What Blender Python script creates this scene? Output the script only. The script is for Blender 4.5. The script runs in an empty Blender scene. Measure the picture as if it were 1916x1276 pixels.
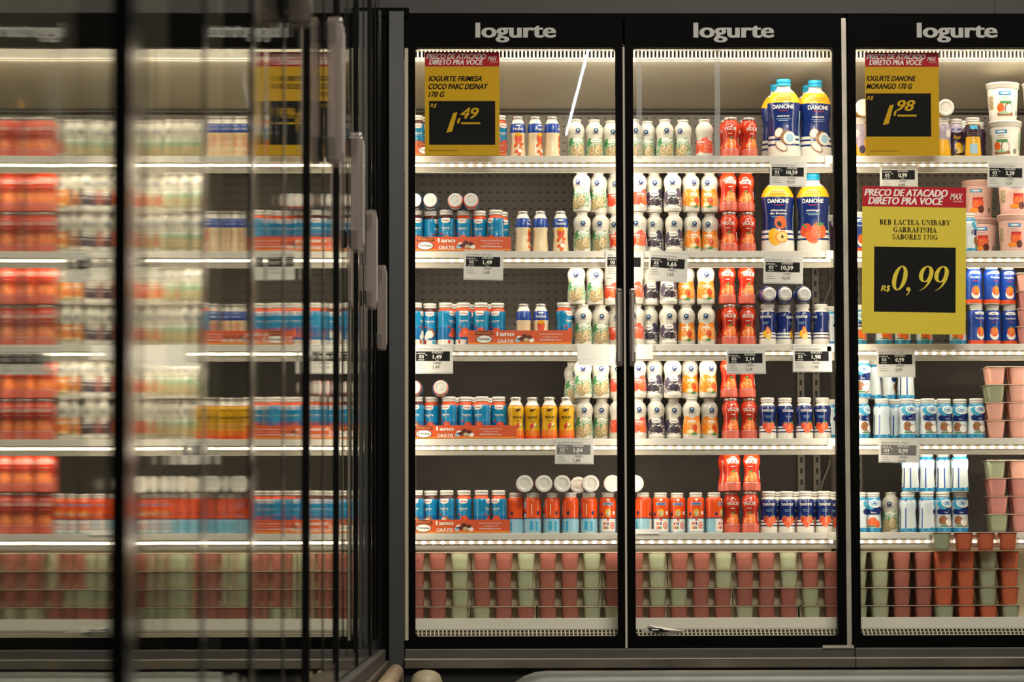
import bpy, math, random
from mathutils import Vector, Matrix
random.seed(7)
C = bpy.context.scene.collection

# ------------------------------------------------------------------ camera
FPX = 6571.0          # focal length in pixels of the 1916 px frame
CX, CY = 958.0, 638.0
VPX, VPY = 830.0, 1120.0   # where lines running straight away from the camera meet
H0 = 0.62             # camera height above the floor
pitch = math.atan((VPY - CY) / FPX)
yaw = math.atan((CX - VPX) / FPX * math.cos(pitch))
F = Vector((math.sin(yaw) * math.cos(pitch), math.cos(yaw) * math.cos(pitch), math.sin(pitch)))
R0 = Vector((math.cos(yaw), -math.sin(yaw), 0))
U0 = R0.cross(F)
roll = 3.0 / 1140
RV = R0 * math.cos(roll) - U0 * math.sin(roll)
UV = U0 * math.cos(roll) + R0 * math.sin(roll)
cd = bpy.data.cameras.new('camera')
cam = bpy.data.objects.new('camera', cd); C.objects.link(cam)
cam.matrix_world = Matrix(((RV.x, UV.x, -F.x, 0), (RV.y, UV.y, -F.y, 0), (RV.z, UV.z, -F.z, H0), (0, 0, 0, 1)))
cd.sensor_width = 36; cd.lens = FPX * 36 / 1916
cd.clip_start = 0.1; cd.clip_end = 100
cd.dof.use_dof = True; cd.dof.focus_distance = 11.6; cd.dof.aperture_fstop = 11
bpy.context.scene.camera = cam

def P(px, py, Y):
    d = F + RV * ((px - CX) / FPX) + UV * (-(py - CY) / FPX)
    k = Y / d.y
    return Vector((d.x * k, Y, H0 + d.z * k))
def PX(px, Y, py=640): return P(px, py, Y).x
def PZ(py, Y, px=1200): return P(px, py, Y).z

YG = 11.50      # front door glass
YF = 11.475     # front face of the door frames
YL = 11.60      # shelf lips
YB = 12.06      # back wall of the cooler
S = 11.66 / FPX # metres per pixel among the bottles

# ------------------------------------------------------------------ materials
def lin(h):
    if isinstance(h, tuple): return h
    h = h.lstrip('#'); out = []
    for i in (0, 2, 4):
        c = int(h[i:i+2], 16) / 255
        out.append(c / 12.92 if c <= .04045 else ((c + .055) / 1.055) ** 2.4)
    return tuple(out)
MATS = {}
def mat(name, col, rough=.45, spec=.5, metal=0, emit=0, noise=0, nscale=40, trans=0, alpha=1, coat=0, bump=0):
    if name in MATS: return MATS[name]
    m = bpy.data.materials.new(name); m.use_nodes = True
    nt = m.node_tree; b = nt.nodes['Principled BSDF']
    c = lin(col)
    b.inputs['Base Color'].default_value = (*c, 1)
    b.inputs['Roughness'].default_value = rough
    b.inputs['Metallic'].default_value = metal
    b.inputs['Specular IOR Level'].default_value = spec
    b.inputs['Transmission Weight'].default_value = trans
    b.inputs['Alpha'].default_value = alpha
    b.inputs['Coat Weight'].default_value = coat
    if emit:
        b.inputs['Emission Color'].default_value = (*c, 1); b.inputs['Emission Strength'].default_value = emit
    if noise or bump:
        tc = nt.nodes.new('ShaderNodeTexCoord'); n = nt.nodes.new('ShaderNodeTexNoise')
        n.inputs['Scale'].default_value = nscale; n.inputs['Detail'].default_value = 4
        nt.links.new(tc.outputs['Object'], n.inputs['Vector'])
        if noise:
            r = nt.nodes.new('ShaderNodeMapRange')
            r.inputs['From Min'].default_value = .3; r.inputs['From Max'].default_value = .7
            r.inputs['To Min'].default_value = 1 - noise; r.inputs['To Max'].default_value = 1 + noise
            nt.links.new(n.outputs['Fac'], r.inputs['Value'])
            mx = nt.nodes.new('ShaderNodeVectorMath'); mx.operation = 'SCALE'
            mx.inputs[0].default_value = c
            nt.links.new(r.outputs['Result'], mx.inputs['Scale'])
            nt.links.new(mx.outputs['Vector'], b.inputs['Base Color'])
        if bump:
            bp = nt.nodes.new('ShaderNodeBump'); bp.inputs['Strength'].default_value = bump
            bp.inputs['Distance'].default_value = .002
            nt.links.new(n.outputs['Fac'], bp.inputs['Height']); nt.links.new(bp.outputs['Normal'], b.inputs['Normal'])
    MATS[name] = m
    return m

def mat2(name, ca, cb, scale=220, lo=.42, hi=.58, rough=.35, coat=.25, seed=0.0):
    """print of two inks broken up like fruit, berries or foliage"""
    if name in MATS: return MATS[name]
    m = mat(name, ca, rough, coat=coat); nt = m.node_tree; b = nt.nodes['Principled BSDF']
    tc = nt.nodes.new('ShaderNodeTexCoord'); n = nt.nodes.new('ShaderNodeTexNoise'); mp = nt.nodes.new('ShaderNodeMapping')
    mp.inputs['Location'].default_value = (seed, seed * .7, seed * 1.3)
    n.inputs['Scale'].default_value = scale; n.inputs['Detail'].default_value = 3
    r = nt.nodes.new('ShaderNodeMapRange'); r.inputs['From Min'].default_value = lo; r.inputs['From Max'].default_value = hi
    mx = nt.nodes.new('ShaderNodeMix'); mx.data_type = 'RGBA'
    mx.inputs['A'].default_value = (*lin(ca), 1); mx.inputs['B'].default_value = (*lin(cb), 1)
    nt.links.new(tc.outputs['Object'], mp.inputs['Vector']); nt.links.new(mp.outputs['Vector'], n.inputs['Vector']); nt.links.new(n.outputs['Fac'], r.inputs['Value'])
    nt.links.new(r.outputs['Result'], mx.inputs['Factor']); nt.links.new(mx.outputs['Result'], b.inputs['Base Color'])
    return m

def glass_mat(name, rough, base, top, power, tint, wave=0, gcol=(.97, .97, .93)):
    m = bpy.data.materials.new(name); m.use_nodes = True; nt = m.node_tree
    for n in list(nt.nodes): nt.nodes.remove(n)
    out = nt.nodes.new('ShaderNodeOutputMaterial'); mix = nt.nodes.new('ShaderNodeMixShader')
    tr = nt.nodes.new('ShaderNodeBsdfTransparent'); tr.inputs[0].default_value = (*tint, 1)
    gl = nt.nodes.new('ShaderNodeBsdfGlossy'); gl.inputs['Roughness'].default_value = rough
    gl.inputs['Color'].default_value = (*gcol, 1)
    lw = nt.nodes.new('ShaderNodeLayerWeight'); lw.inputs['Blend'].default_value = .5
    pw = nt.nodes.new('ShaderNodeMath'); pw.operation = 'POWER'; pw.inputs[1].default_value = power
    mr = nt.nodes.new('ShaderNodeMapRange'); mr.inputs['To Min'].default_value = base; mr.inputs['To Max'].default_value = top
    nt.links.new(lw.outputs['Facing'], pw.inputs[0]); nt.links.new(pw.outputs[0], mr.inputs['Value'])
    nt.links.new(mr.outputs['Result'], mix.inputs[0])
    nt.links.new(tr.outputs[0], mix.inputs[1]); nt.links.new(gl.outputs[0], mix.inputs[2])
    nt.links.new(mix.outputs[0], out.inputs['Surface'])
    if wave:
        # panes of shop glass are never quite flat: slow ripples along the run of doors
        tc = nt.nodes.new('ShaderNodeTexCoord'); mp = nt.nodes.new('ShaderNodeMapping')
        mp.inputs['Scale'].default_value = (1, 3.2, .35)
        nz = nt.nodes.new('ShaderNodeTexNoise'); nz.inputs['Scale'].default_value = 1.0; nz.inputs['Detail'].default_value = 2.0
        bp = nt.nodes.new('ShaderNodeBump'); bp.inputs['Strength'].default_value = 1.0; bp.inputs['Distance'].default_value = wave
        nt.links.new(tc.outputs['Object'], mp.inputs['Vector']); nt.links.new(mp.outputs['Vector'], nz.inputs['Vector'])
        nt.links.new(nz.outputs['Fac'], bp.inputs['Height']); nt.links.new(bp.outputs['Normal'], gl.inputs['Normal'])
    return m

def perforated(name, col, pitch_x, pitch_z, sx, sz):
    """painted steel panel punched with rows of short horizontal slots"""
    m = mat(name, col, .5, noise=.06, nscale=9); nt = m.node_tree; b = nt.nodes['Principled BSDF']
    tc = nt.nodes.new('ShaderNodeTexCoord'); sp = nt.nodes.new('ShaderNodeSeparateXYZ')
    nt.links.new(tc.outputs['Object'], sp.inputs[0])
    def ax(o, pitch, half):
        d = nt.nodes.new('ShaderNodeMath'); d.operation = 'DIVIDE'; d.inputs[1].default_value = pitch
        f = nt.nodes.new('ShaderNodeMath'); f.operation = 'FRACT'
        a = nt.nodes.new('ShaderNodeMath'); a.operation = 'SUBTRACT'; a.inputs[1].default_value = .5
        ab = nt.nodes.new('ShaderNodeMath'); ab.operation = 'ABSOLUTE'
        l = nt.nodes.new('ShaderNodeMath'); l.operation = 'LESS_THAN'; l.inputs[1].default_value = half / pitch
        nt.links.new(o, d.inputs[0]); nt.links.new(d.outputs[0], f.inputs[0]); nt.links.new(f.outputs[0], a.inputs[0])
        nt.links.new(a.outputs[0], ab.inputs[0]); nt.links.new(ab.outputs[0], l.inputs[0]); return l.outputs[0]
    mu = nt.nodes.new('ShaderNodeMath'); mu.operation = 'MULTIPLY'
    nt.links.new(ax(sp.outputs['X'], pitch_x, sx), mu.inputs[0]); nt.links.new(ax(sp.outputs['Z'], pitch_z, sz), mu.inputs[1])
    mx = nt.nodes.new('ShaderNodeMix'); mx.data_type = 'RGBA'
    src = b.inputs['Base Color'].links[0].from_socket
    nt.links.new(mu.outputs[0], mx.inputs['Factor']); nt.links.new(src, mx.inputs['A'])
    mx.inputs['B'].default_value = (.006, .006, .006, 1)
    nt.links.new(mx.outputs['Result'], b.inputs['Base Color'])
    return m

# ------------------------------------------------------------------ text outlines
_T = {}
def text2d(body, bold=0, shear=0, space=1.0):
    key = (body, bold, shear, space)
    if key in _T: return _T[key]
    cu = bpy.data.curves.new('lettering', 'FONT'); cu.body = body; cu.size = 1
    cu.offset = bold; cu.shear = shear; cu.space_character = space; cu.resolution_u = 3
    ob = bpy.data.objects.new('lettering', cu); C.objects.link(ob)
    dg = bpy.context.evaluated_depsgraph_get()
    me = bpy.data.meshes.new_from_object(ob.evaluated_get(dg))
    vs = [(v.co.x, v.co.y) for v in me.vertices]; fs = [tuple(p.vertices) for p in me.polygons]
    bpy.data.objects.remove(ob); bpy.data.curves.remove(cu); bpy.data.meshes.remove(me)
    _T[key] = (vs, fs)
    return _T[key]
_capv = text2d('H')[0]
CAP = max(v[1] for v in _capv) - min(v[1] for v in _capv)

# ------------------------------------------------------------------ mesh builder
class MB:
    def __init__(self): self.v = []; self.f = []; self.m = []; self.s = []; self.slots = []
    def mi(self, m):
        if m not in self.slots: self.slots.append(m)
        return self.slots.index(m)
    def add(self, vs, fs, m, smooth=False):
        o = len(self.v); k = self.mi(m); self.v += [tuple(x) for x in vs]
        for f in fs: self.f.append(tuple(i + o for i in f)); self.m.append(k); self.s.append(smooth)
    def box(self, x0, x1, y0, y1, z0, z1, m, bev=0):
        if bev:
            return self.rbox(x0, x1, y0, y1, z0, z1, m, bev)
        vs = [(x, y, z) for x in (x0, x1) for y in (y0, y1) for z in (z0, z1)]
        self.add(vs, [(0, 1, 3, 2), (4, 6, 7, 5), (0, 4, 5, 1), (2, 3, 7, 6), (0, 2, 6, 4), (1, 5, 7, 3)], m)
    def rbox(self, x0, x1, y0, y1, z0, z1, m, b):
        """box with its edges cut off"""
        import bmesh
        bm = bmesh.new(); bmesh.ops.create_cube(bm, size=1)
        for v in bm.verts:
            v.co = Vector(((x0 + x1) / 2 + v.co.x * (x1 - x0), (y0 + y1) / 2 + v.co.y * (y1 - y0), (z0 + z1) / 2 + v.co.z * (z1 - z0)))
        bmesh.ops.bevel(bm, geom=list(bm.edges), offset=b, segments=2, affect='EDGES', profile=.6)
        bm.verts.index_update()
        self.add([v.co[:] for v in bm.verts], [[v.index for v in f.verts] for f in bm.faces], m); bm.free()
    def pxbox(self, xa, xb, ya, yb, y0, y1, m, bev=0):
        xm, ym = (xa + xb) / 2, (ya + yb) / 2
        self.box(PX(xa, y0, ym), PX(xb, y0, ym), y0, y1, PZ(yb, y0, xm), PZ(ya, y0, xm), m, bev)
    def lathe(self, prof, m, seg=28, sy=1, closed0=True, closed1=True, sq=0):
        """prof: (r, z, material-or-None); m: default material; sq: superellipse power for square-ish pots"""
        rings = []
        for r, z, *_ in prof:
            ring = []
            for i in range(seg):
                a = 2 * math.pi * i / seg; c, s = math.sin(a), -math.cos(a); k = 1
                if sq: k = 1 / (abs(c) ** sq + abs(s) ** sq) ** (1 / sq)
                ring.append((r * c * k, r * s * sy * k, z))
            rings.append(ring)
        base = len(self.v)
        for r in rings: self.v += r
        for j in range(len(prof) - 1):
            mm = prof[j][2] if len(prof[j]) > 2 and prof[j][2] else m
            k = self.mi(mm)
            for i in range(seg):
                a, b = base + j * seg + i, base + j * seg + (i + 1) % seg
                self.f.append((a, b, b + seg, a + seg)); self.m.append(k); self.s.append(True)
        if closed0:
            self.f.append(tuple(base + i for i in reversed(range(seg)))); self.m.append(self.mi(prof[0][2] if len(prof[0]) > 2 and prof[0][2] else m)); self.s.append(False)
        if closed1:
            o = base + (len(prof) - 1) * seg
            self.f.append(tuple(o + i for i in range(seg))); self.m.append(self.mi(prof[-1][2] if len(prof[-1]) > 2 and prof[-1][2] else m)); self.s.append(False)
    def tube(self, path, r, m, seg=12, caps=True):
        path = [Vector(p) for p in path]; rings = []
        up = Vector((0, 0, 1))
        for i, p in enumerate(path):
            t = (path[min(i + 1, len(path) - 1)] - path[max(i - 1, 0)]).normalized()
            s = t.cross(up)
            if s.length < 1e-3: s = t.cross(Vector((0, 1, 0)))
            s.normalize(); w = s.cross(t).normalized()
            rr = r[i] if isinstance(r, (list, tuple)) else r
            rings.append([p + s * (rr * math.cos(2 * math.pi * k / seg)) + w * (rr * math.sin(2 * math.pi * k / seg)) for k in range(seg)])
        vs = [v[:] for q in rings for v in q]; fs = []
        for j in range(len(path) - 1):
            for k in range(seg):
                a, b = j * seg + k, j * seg + (k + 1) % seg
                fs.append((a, b, b + seg, a + seg))
        self.add(vs, fs, m, True)
        if caps:
            o = len(self.v) - len(vs)
            for q in (range(seg), range(len(vs) - seg, len(vs))):
                self.f.append(tuple(o + i for i in q)); self.m.append(self.mi(m)); self.s.append(False)
    def mesh(self, name):
        me = bpy.data.meshes.new(name)
        me.from_pydata(self.v, [], self.f)
        for s in self.slots: me.materials.append(s)
        me.polygons.foreach_set('material_index', self.m); me.polygons.foreach_set('use_smooth', self.s)
        me.update()
        return me

def link(name, me, parent=None, loc=(0, 0, 0), label=None):
    o = bpy.data.objects.new(name, me); C.objects.link(o)
    o.location = loc
    if parent is not None: o.parent = parent
    if label: o['label'] = label
    return o
def tag(o, label, cat, group=None):
    o['label'] = label; o['category'] = cat
    if group: o['group'] = group
    return o
def thing(name, label, cat, loc=(0, 0, 0), rot=(0, 0, 0), group=None):
    o = bpy.data.objects.new(name, None); C.objects.link(o)
    o.empty_display_size = .05; o.location = loc; o.rotation_euler = rot
    return tag(o, label, cat, group)
def struct(name, mb, label=None):
    o = link(name, mb.mesh(name)); o['kind'] = 'structure'
    if label: o['label'] = label
    return o

# ------------------------------------------------------------------ drawing on surfaces
class Canvas:
    """prints flat artwork on a surface: fn(u, v, layer) -> point"""
    def __init__(self, mb, fn, eps=.00022): self.mb = mb; self.fn = fn; self.eps = eps
    def put(self, pts, fs, m, L): self.mb.add([self.fn(u, v, L * self.eps) for u, v in pts], fs, m)
    def rect(self, u0, u1, v0, v1, m, L=1, n=6, nv=2, shear=0):
        pts = [(u0 + (u1 - u0) * i / n + shear * (v1 - v0) * j / nv, v0 + (v1 - v0) * j / nv) for j in range(nv + 1) for i in range(n + 1)]
        fs = [(j * (n + 1) + i, j * (n + 1) + i + 1, (j + 1) * (n + 1) + i + 1, (j + 1) * (n + 1) + i) for j in range(nv) for i in range(n)]
        self.put(pts, fs, m, L)
    def ell(self, u, v, ru, rv, m, L=1, rot=0, seg=18, a0=0, a1=360, inner=0, rings=3):
        c, s = math.cos(rot), math.sin(rot); full = abs(a1 - a0) >= 360
        n = seg if full else seg + 1; pts = []
        for k in range(rings + 1):
            q = inner + (1 - inner) * k / rings
            for i in range(n):
                a = math.radians(a0 + (a1 - a0) * i / seg); x, y = ru * q * math.cos(a), rv * q * math.sin(a)
                pts.append((u + c * x - s * y, v + s * x + c * y))
        fs = []
        for k in range(rings):
            for i in range(seg):
                a, b = k * n + i, k * n + (i + 1) % n
                fs.append((a, a + n, b + n, b))
        self.put(pts, fs, m, L)
    def band(self, u, v, ru, rv, tu, tv, m, L=1, a0=0, a1=360, sh=0, seg=28):
        pts = []; full = abs(a1 - a0) >= 360
        for i in range(seg + 1):
            a = math.radians(a0 + (a1 - a0) * i / seg); c, s = math.cos(a), math.sin(a)
            for x, y in ((ru * c, rv * s), ((ru - tu) * c, (rv - tv) * s)):
                pts.append((u + x + sh * (v + y), v + y))
        fs = [(2 * i, 2 * i + 2, 2 * i + 3, 2 * i + 1) for i in range(seg)]
        self.put(pts, fs, m, L)
    def poly(self, pts, m, L=1): self.put(pts, [tuple(range(len(pts)))], m, L)
    def text(self, body, u, v, h, m, L=2, bold=0, shear=0, align='c', width=None, space=1.0, arc=0):
        """bold: extra stroke weight, overprinted sideways as a printer would"""
        vs, fs = text2d(body, min(bold, .008), shear, space)
        if not vs: return
        k = h / CAP; x0 = min(a for a, b in vs); x1 = max(a for a, b in vs)
        kx = k if width is None else width / (x1 - x0)
        off = {'c': (x0 + x1) / 2, 'l': x0, 'r': x1}[align]
        shifts = [(0, 0)] if bold <= .008 else ([(-bold * .6, 0), (bold * .6, .35)] if bold < .03 else [(-bold * .7, 0), (0, .3), (bold * .7, .6)])
        for sx, dl in shifts:
            pts = []
            for a, b in vs:
                x = (a - off + sx) * kx; y = b * k
                if arc: y += arc * (1 - (2 * x / ((x1 - x0) * kx)) ** 2)
                pts.append((u + x, v + y))
            self.put(pts, fs, m, L + dl)

def flat_canvas(mb, eps=.0006):
    return Canvas(mb, lambda u, v, e: (u, -e, v), eps)

# ------------------------------------------------------------------ profiles
def smooth(ctrl, n=5):
    """Catmull-Rom through control points (r, z)"""
    out = []
    for i in range(len(ctrl) - 1):
        p0, p1, p2, p3 = ctrl[max(i - 1, 0)], ctrl[i], ctrl[i + 1], ctrl[min(i + 2, len(ctrl) - 1)]
        for k in range(n):
            t = k / n
            out.append(tuple(.5 * (2 * p1[j] + (p2[j] - p0[j]) * t + (2 * p0[j] - 5 * p1[j] + 4 * p2[j] - p3[j]) * t * t + (3 * p1[j] - p0[j] - 3 * p2[j] + p3[j]) * t ** 3) for j in (0, 1)))
    out.append(ctrl[-1]); return out
def rad(prof, z):
    for (r0, z0), (r1, z1) in zip(prof, prof[1:]):
        if z0 <= z <= z1: return r0 + (r1 - r0) * (z - z0) / max(z1 - z0, 1e-9)
    return prof[0][0] if z < prof[0][1] else prof[-1][0]

# ------------------------------------------------------------------ palette
white_plastic = mat('white_plastic', '#e9e4d8', .35, coat=.2)
cap_white = mat('cap_white_plastic', '#dedad0', .4)
foil = mat('foil_lid_metal', '#c9c4bc', .32, metal=.75, noise=.12, nscale=160)
sleeve_blue = mat('sky_blue_sleeve', '#0f87b8', .3, coat=.25)
sleeve_blue_dark = mat('deep_blue_sleeve', '#0a6aa5', .3, coat=.25)
orange = mat('orange_print', '#e8551f', .4)
brown = mat('chocolate_print', '#5a2415', .4)
ink_white = mat('white_ink', '#f2eee4', .5)
ink_black = mat('black_ink', '#15130f', .5)
ink_red = mat('red_ink', '#c3231f', .5)
ink_navy = mat('navy_ink', '#172a5e', .5)
ink_grey = mat('grey_ink', '#6d6a66', .5)
ink_lblue = mat('pale_blue_ink', '#9fc4d8', .5)
ink_green = mat('leaf_green_ink', '#3f8a4e', .5)
ink_pale_green = mat('pale_green_ink', '#9dbb95', .5)
tan = mat2('oat_tan_print', '#d9c9a0', '#a98f5c', 230)
tan_dark = mat('oat_brown_print', '#9a8455', .5)
plum = mat2('plum_purple_print', '#1d1820', '#5a4a5c', 230, .4, .7)
plum_mix = mat2('plum_mottled_print', '#34303e', '#d8d3cc', 190, .45, .6, seed=3)
green_mix = mat2('oat_leaf_mottled_print', '#4d8f58', '#d9dccb', 170, .42, .6, seed=5)
peach_mix = mat2('fruit_mottled_print', '#ee8a1e', '#f4cf8c', 150, .42, .66, seed=7)
salmon_mix = mat2('strawberry_mottled_print', '#dd4a30', '#f1a890', 160, .45, .68, seed=9)
plum2 = mat('plum_violet_print', '#4a3f58', .4, noise=.3, nscale=160)
peach = mat('peach_orange_print', '#f08a1c', .4, noise=.18, nscale=140)
peach2 = mat('papaya_print', '#e06018', .4)
yellow_pale = mat('pale_yellow_print', '#f0cf78', .4)
salmon = mat('strawberry_salmon_print', '#e8583f', .4, noise=.18, nscale=160)
straw = mat2('strawberry_red_print', '#cf341e', '#ef7a3c', 260, .45, .75)
straw2 = mat2('strawberry_orange_print', '#e8592a', '#f59a52', 260, .45, .75)
vig_red = mat('red_sleeve', '#d63c1a', .22, coat=.5)
vig_dark = mat('dark_red_sleeve', '#bb2e1a', .22, coat=.5)
vig_pink = mat('pink_sleeve', '#e0705c', .3, coat=.3)
vig_fruit = mat2('orange_fruit_print', '#ea5a1c', '#f59a3a', 190, .42, .7)
vig_fruit2 = mat2('light_fruit_print', '#f07a30', '#f8bb72', 190, .42, .7)
navy = mat('navy_sleeve', '#12296b', .25, coat=.4)
royal = mat('royal_blue_sleeve', '#1b46a0', .3, coat=.3)
yellow = mat('yellow_sleeve', '#f2b51c', .35, coat=.2)
cap_blue = mat('turquoise_cap_plastic', '#1e9cc8', .35)
ninho_y = mat('golden_yellow_sleeve', '#e5b211', .3, coat=.3, noise=.08, nscale=60)
ninho_o = mat('amber_sleeve', '#e8791c', .35, coat=.2)
kid_orange = mat('bright_orange_sleeve', '#ee5416', .3, coat=.3)
kid_blue = mat('light_blue_sleeve', '#9ccbdc', .3, coat=.3)
cream = mat('cream_sleeve', '#f0dcb6', .35, coat=.2)
coco_brown = mat2('coconut_brown_print', '#7d4826', '#b07a4a', 260)
coco_white = mat('coconut_white_print', '#ece9dd', .4)
cyan = mat('cyan_print', '#3fa9cf', .35)
purple = mat('purple_sleeve', '#3a2338', .3, coat=.3)
lilac = mat('lilac_sleeve', '#b7a9bb', .35, coat=.2)
pink_tub = mat('pink_tub_plastic', '#e3b6a8', .4)
cup_pink = mat('pink_cup_plastic', '#985a4d', .4, noise=.07, nscale=26)
cup_pink_lit = mat('lit_pink_cup_plastic', '#c4623f', .4, noise=.06, nscale=26)  # pink cup colour warmed to coral to imitate light from the nearby LED
cup_blush = mat('blush_cup_plastic', '#e6ab97', .4, noise=.05, nscale=26)
cup_rose = mat('rose_cup_plastic', '#cf8a80', .4, noise=.05, nscale=26)
filler = mat('beige_filler', '#e2d2ac', .7)
cup_pale = mat('pale_green_cup_plastic', '#9ea384', .4, noise=.06, nscale=26)
lid_film = mat('cup_lid_film', '#d3bfa8', .3, coat=.3)

# ------------------------------------------------------------------ bottle prototypes
PROTO = {}
def make_bottle(key, Hpx, Rpx, ctrl, sleeve, art, cap, body_mat=white_plastic, sy=1, name='yogurt_bottle', seg=28):
    """ctrl: (r, z) in units of radius / height; sleeve: [(z0, z1, material)...] from bottom to top; cap: ('screw'|'foil', r, z0, material)"""
    H, R = Hpx * S, Rpx * S
    prof = smooth([(r * R, z * H) for r, z in ctrl])
    b = MB(); b.lathe([(prof[0][0] * .5, .0022), (prof[0][0] * .62, .0018), (prof[0][0] * .7, 0.0), (prof[0][0] * .9, 0.0)] + [(r, max(z, .0008)) for r, z in prof], body_mat, seg, sy)
    parts = [('body', b.mesh(name + '_body'), None)]
    s = MB()
    if sleeve:
        pr = []
        for z0, z1, m in sleeve:
            zs = [z0 * H] + [z for r, z in prof if z0 * H + 1e-5 < z < z1 * H - 1e-5]
            pr += [(rad(prof, z) + .0004, z, m) for z in zs]
        pr.append((rad(prof, sleeve[-1][1] * H) + .0004, sleeve[-1][1] * H, sleeve[-1][2]))
        s.lathe(pr, sleeve[0][2], seg, sy, False, False)
        def fn(u, v, e):
            r = rad(prof, v) + .0007 + e; a = u / R
            return (r * math.sin(a), -r * math.cos(a) * sy, v)
        art(Canvas(s, fn), R, H)
        parts.append(('sleeve', s.mesh(name + '_sleeve'), None))
    kind, cr, cz, cm = cap; c = MB(); cr *= R; z0 = cz * H
    if kind == 'screw':
        h = H - z0
        c.lathe([(cr * .96, z0), (cr, z0 + h * .08), (cr, z0 + h * .26), (cr * .93, z0 + h * .3), (cr * .93, z0 + h * .38), (cr * 1.0, z0 + h * .42), (cr, z0 + h * .88), (cr * .93, H), (cr * .72, H), (cr * .68, H - h * .07), (cr * .35, H - h * .07), (cr * .33, H - h * .02)], cm, 24)
        parts.append(('cap', c.mesh(name + '_cap'), None))
    else:
        h = H - z0
        c.lathe([(cr * .98, z0), (cr * 1.06, z0 + h * .15), (cr * 1.06, z0 + h * .75), (cr * .98, H - .0004), (cr * .8, H), (cr * .4, H - .0006)], cm, 24)
        parts.append(('foil_lid', c.mesh(name + '_lid'), None))
    PROTO[key] = dict(name=name, parts=parts, H=H, R=R)

def arc_word(c, word, R, H, z, h, m, L=3, bold=.02, w=None, arc=0, u=0, shear=0):
    c.text(word, u, z * H, h * H, m, L, bold, shear, 'c', None if w is None else w * R, 1, arc)

def fruit_straw(c, R, H, z=.3, k=1.0, u=0):
    c.ell(u - .38 * R * k, z * H + .02 * H * k, .34 * R * k, .085 * H * k, straw, 3, .4)
    c.ell(u + .3 * R * k, z * H + .015 * H * k, .4 * R * k, .1 * H * k, straw2, 4, -.5)
    c.ell(u - .1 * R * k, z * H - .075 * H * k, .36 * R * k, .06 * H * k, straw2, 5, -.7)
    c.ell(u - .05 * R * k, z * H - .075 * H * k, .2 * R * k, .025 * H * k, salmon, 6, -.7)
    for du, dz in ((-.45, .075), (.42, .09), (.3, .1)):
        c.ell(u + du * R * k, z * H + dz * H * k, .16 * R * k, .014 * H * k, ink_green, 7, du)

# --- blue bottles with a white badge
def art_blue(fruit):
    def art(c, R, H):
        c.rect(-.55 * R, .55 * R, .735 * H, .8 * H, ink_white, 2); c.ell(0, .735 * H, .55 * R, .045 * H, ink_white, 2)
        arc_word(c, 'Frimesa', R, H, .735, .034, ink_red, 4, .02, .82)
        arc_word(c, 'Iogurte', R, H, .555, .05, ink_white, 3, .02, 1.12)
        c.rect(-.55 * R, .55 * R, .52 * H, .526 * H, ink_lblue, 3)
        c.rect(-.75 * R, -.35 * R, .425 * H, .46 * H, ink_red, 3)
        if fruit == 'coco':
            c.ell(.15 * R, .3 * H, .55 * R, .11 * H, coco_brown, 3, .4); c.ell(-.05 * R, .27 * H, .5 * R, .09 * H, coco_white, 4, .3)
            c.ell(-.45 * R, .2 * H, .3 * R, .06 * H, coco_white, 4)
        else:
            c.ell(.15 * R, .32 * H, .55 * R, .1 * H, straw, 3, .3); c.ell(.35 * R, .27 * H, .5 * R, .08 * H, straw2, 4, -.3)
            c.ell(-.25 * R, .24 * H, .4 * R, .05 * H, salmon, 5)
        c.rect(-.7 * R, -.45 * R, .05 * H, .13 * H, ink_red, 3); c.rect(.3 * R, .7 * R, .05 * H, .12 * H, cyan, 3)
        # back panel with the small print
        c.rect(1.75 * R, 2.75 * R, .2 * H, .78 * H, ink_lblue, 2)
        for i in range(9): c.rect(1.85 * R, 2.6 * R, (.26 + i * .05) * H, (.275 + i * .05) * H, sleeve_blue, 3)
        c.rect(1.9 * R, 2.4 * R, .7 * H, .74 * H, sleeve_blue_dark, 3)
        c.rect(3.1 * R, 3.7 * R, .06 * H, .2 * H, ink_white, 3)
        for i in range(7): c.rect((3.14 + i * .08) * R, (3.18 + i * .08) * R, .08 * H, .18 * H, ink_black, 4, 1)
    return art
BLUE_C = [(.95, 0), (1, .03), (1.0, .2), (.97, .38), (.93, .5), (.97, .64), (1, .74), (.95, .8), (.8, .86), (.72, .885), (.72, .99)]
for key, neck, fr in (('blue_orange', orange, 'straw'), ('blue_brown', brown, 'coco')):
    make_bottle(key, 81, 15, BLUE_C, [(.03, .14, white_plastic), (.14, .42, sleeve_blue_dark), (.42, .805, sleeve_blue), (.805, .88, neck)], art_blue(fr), ('screw', .84, .885, cap_white))

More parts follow.
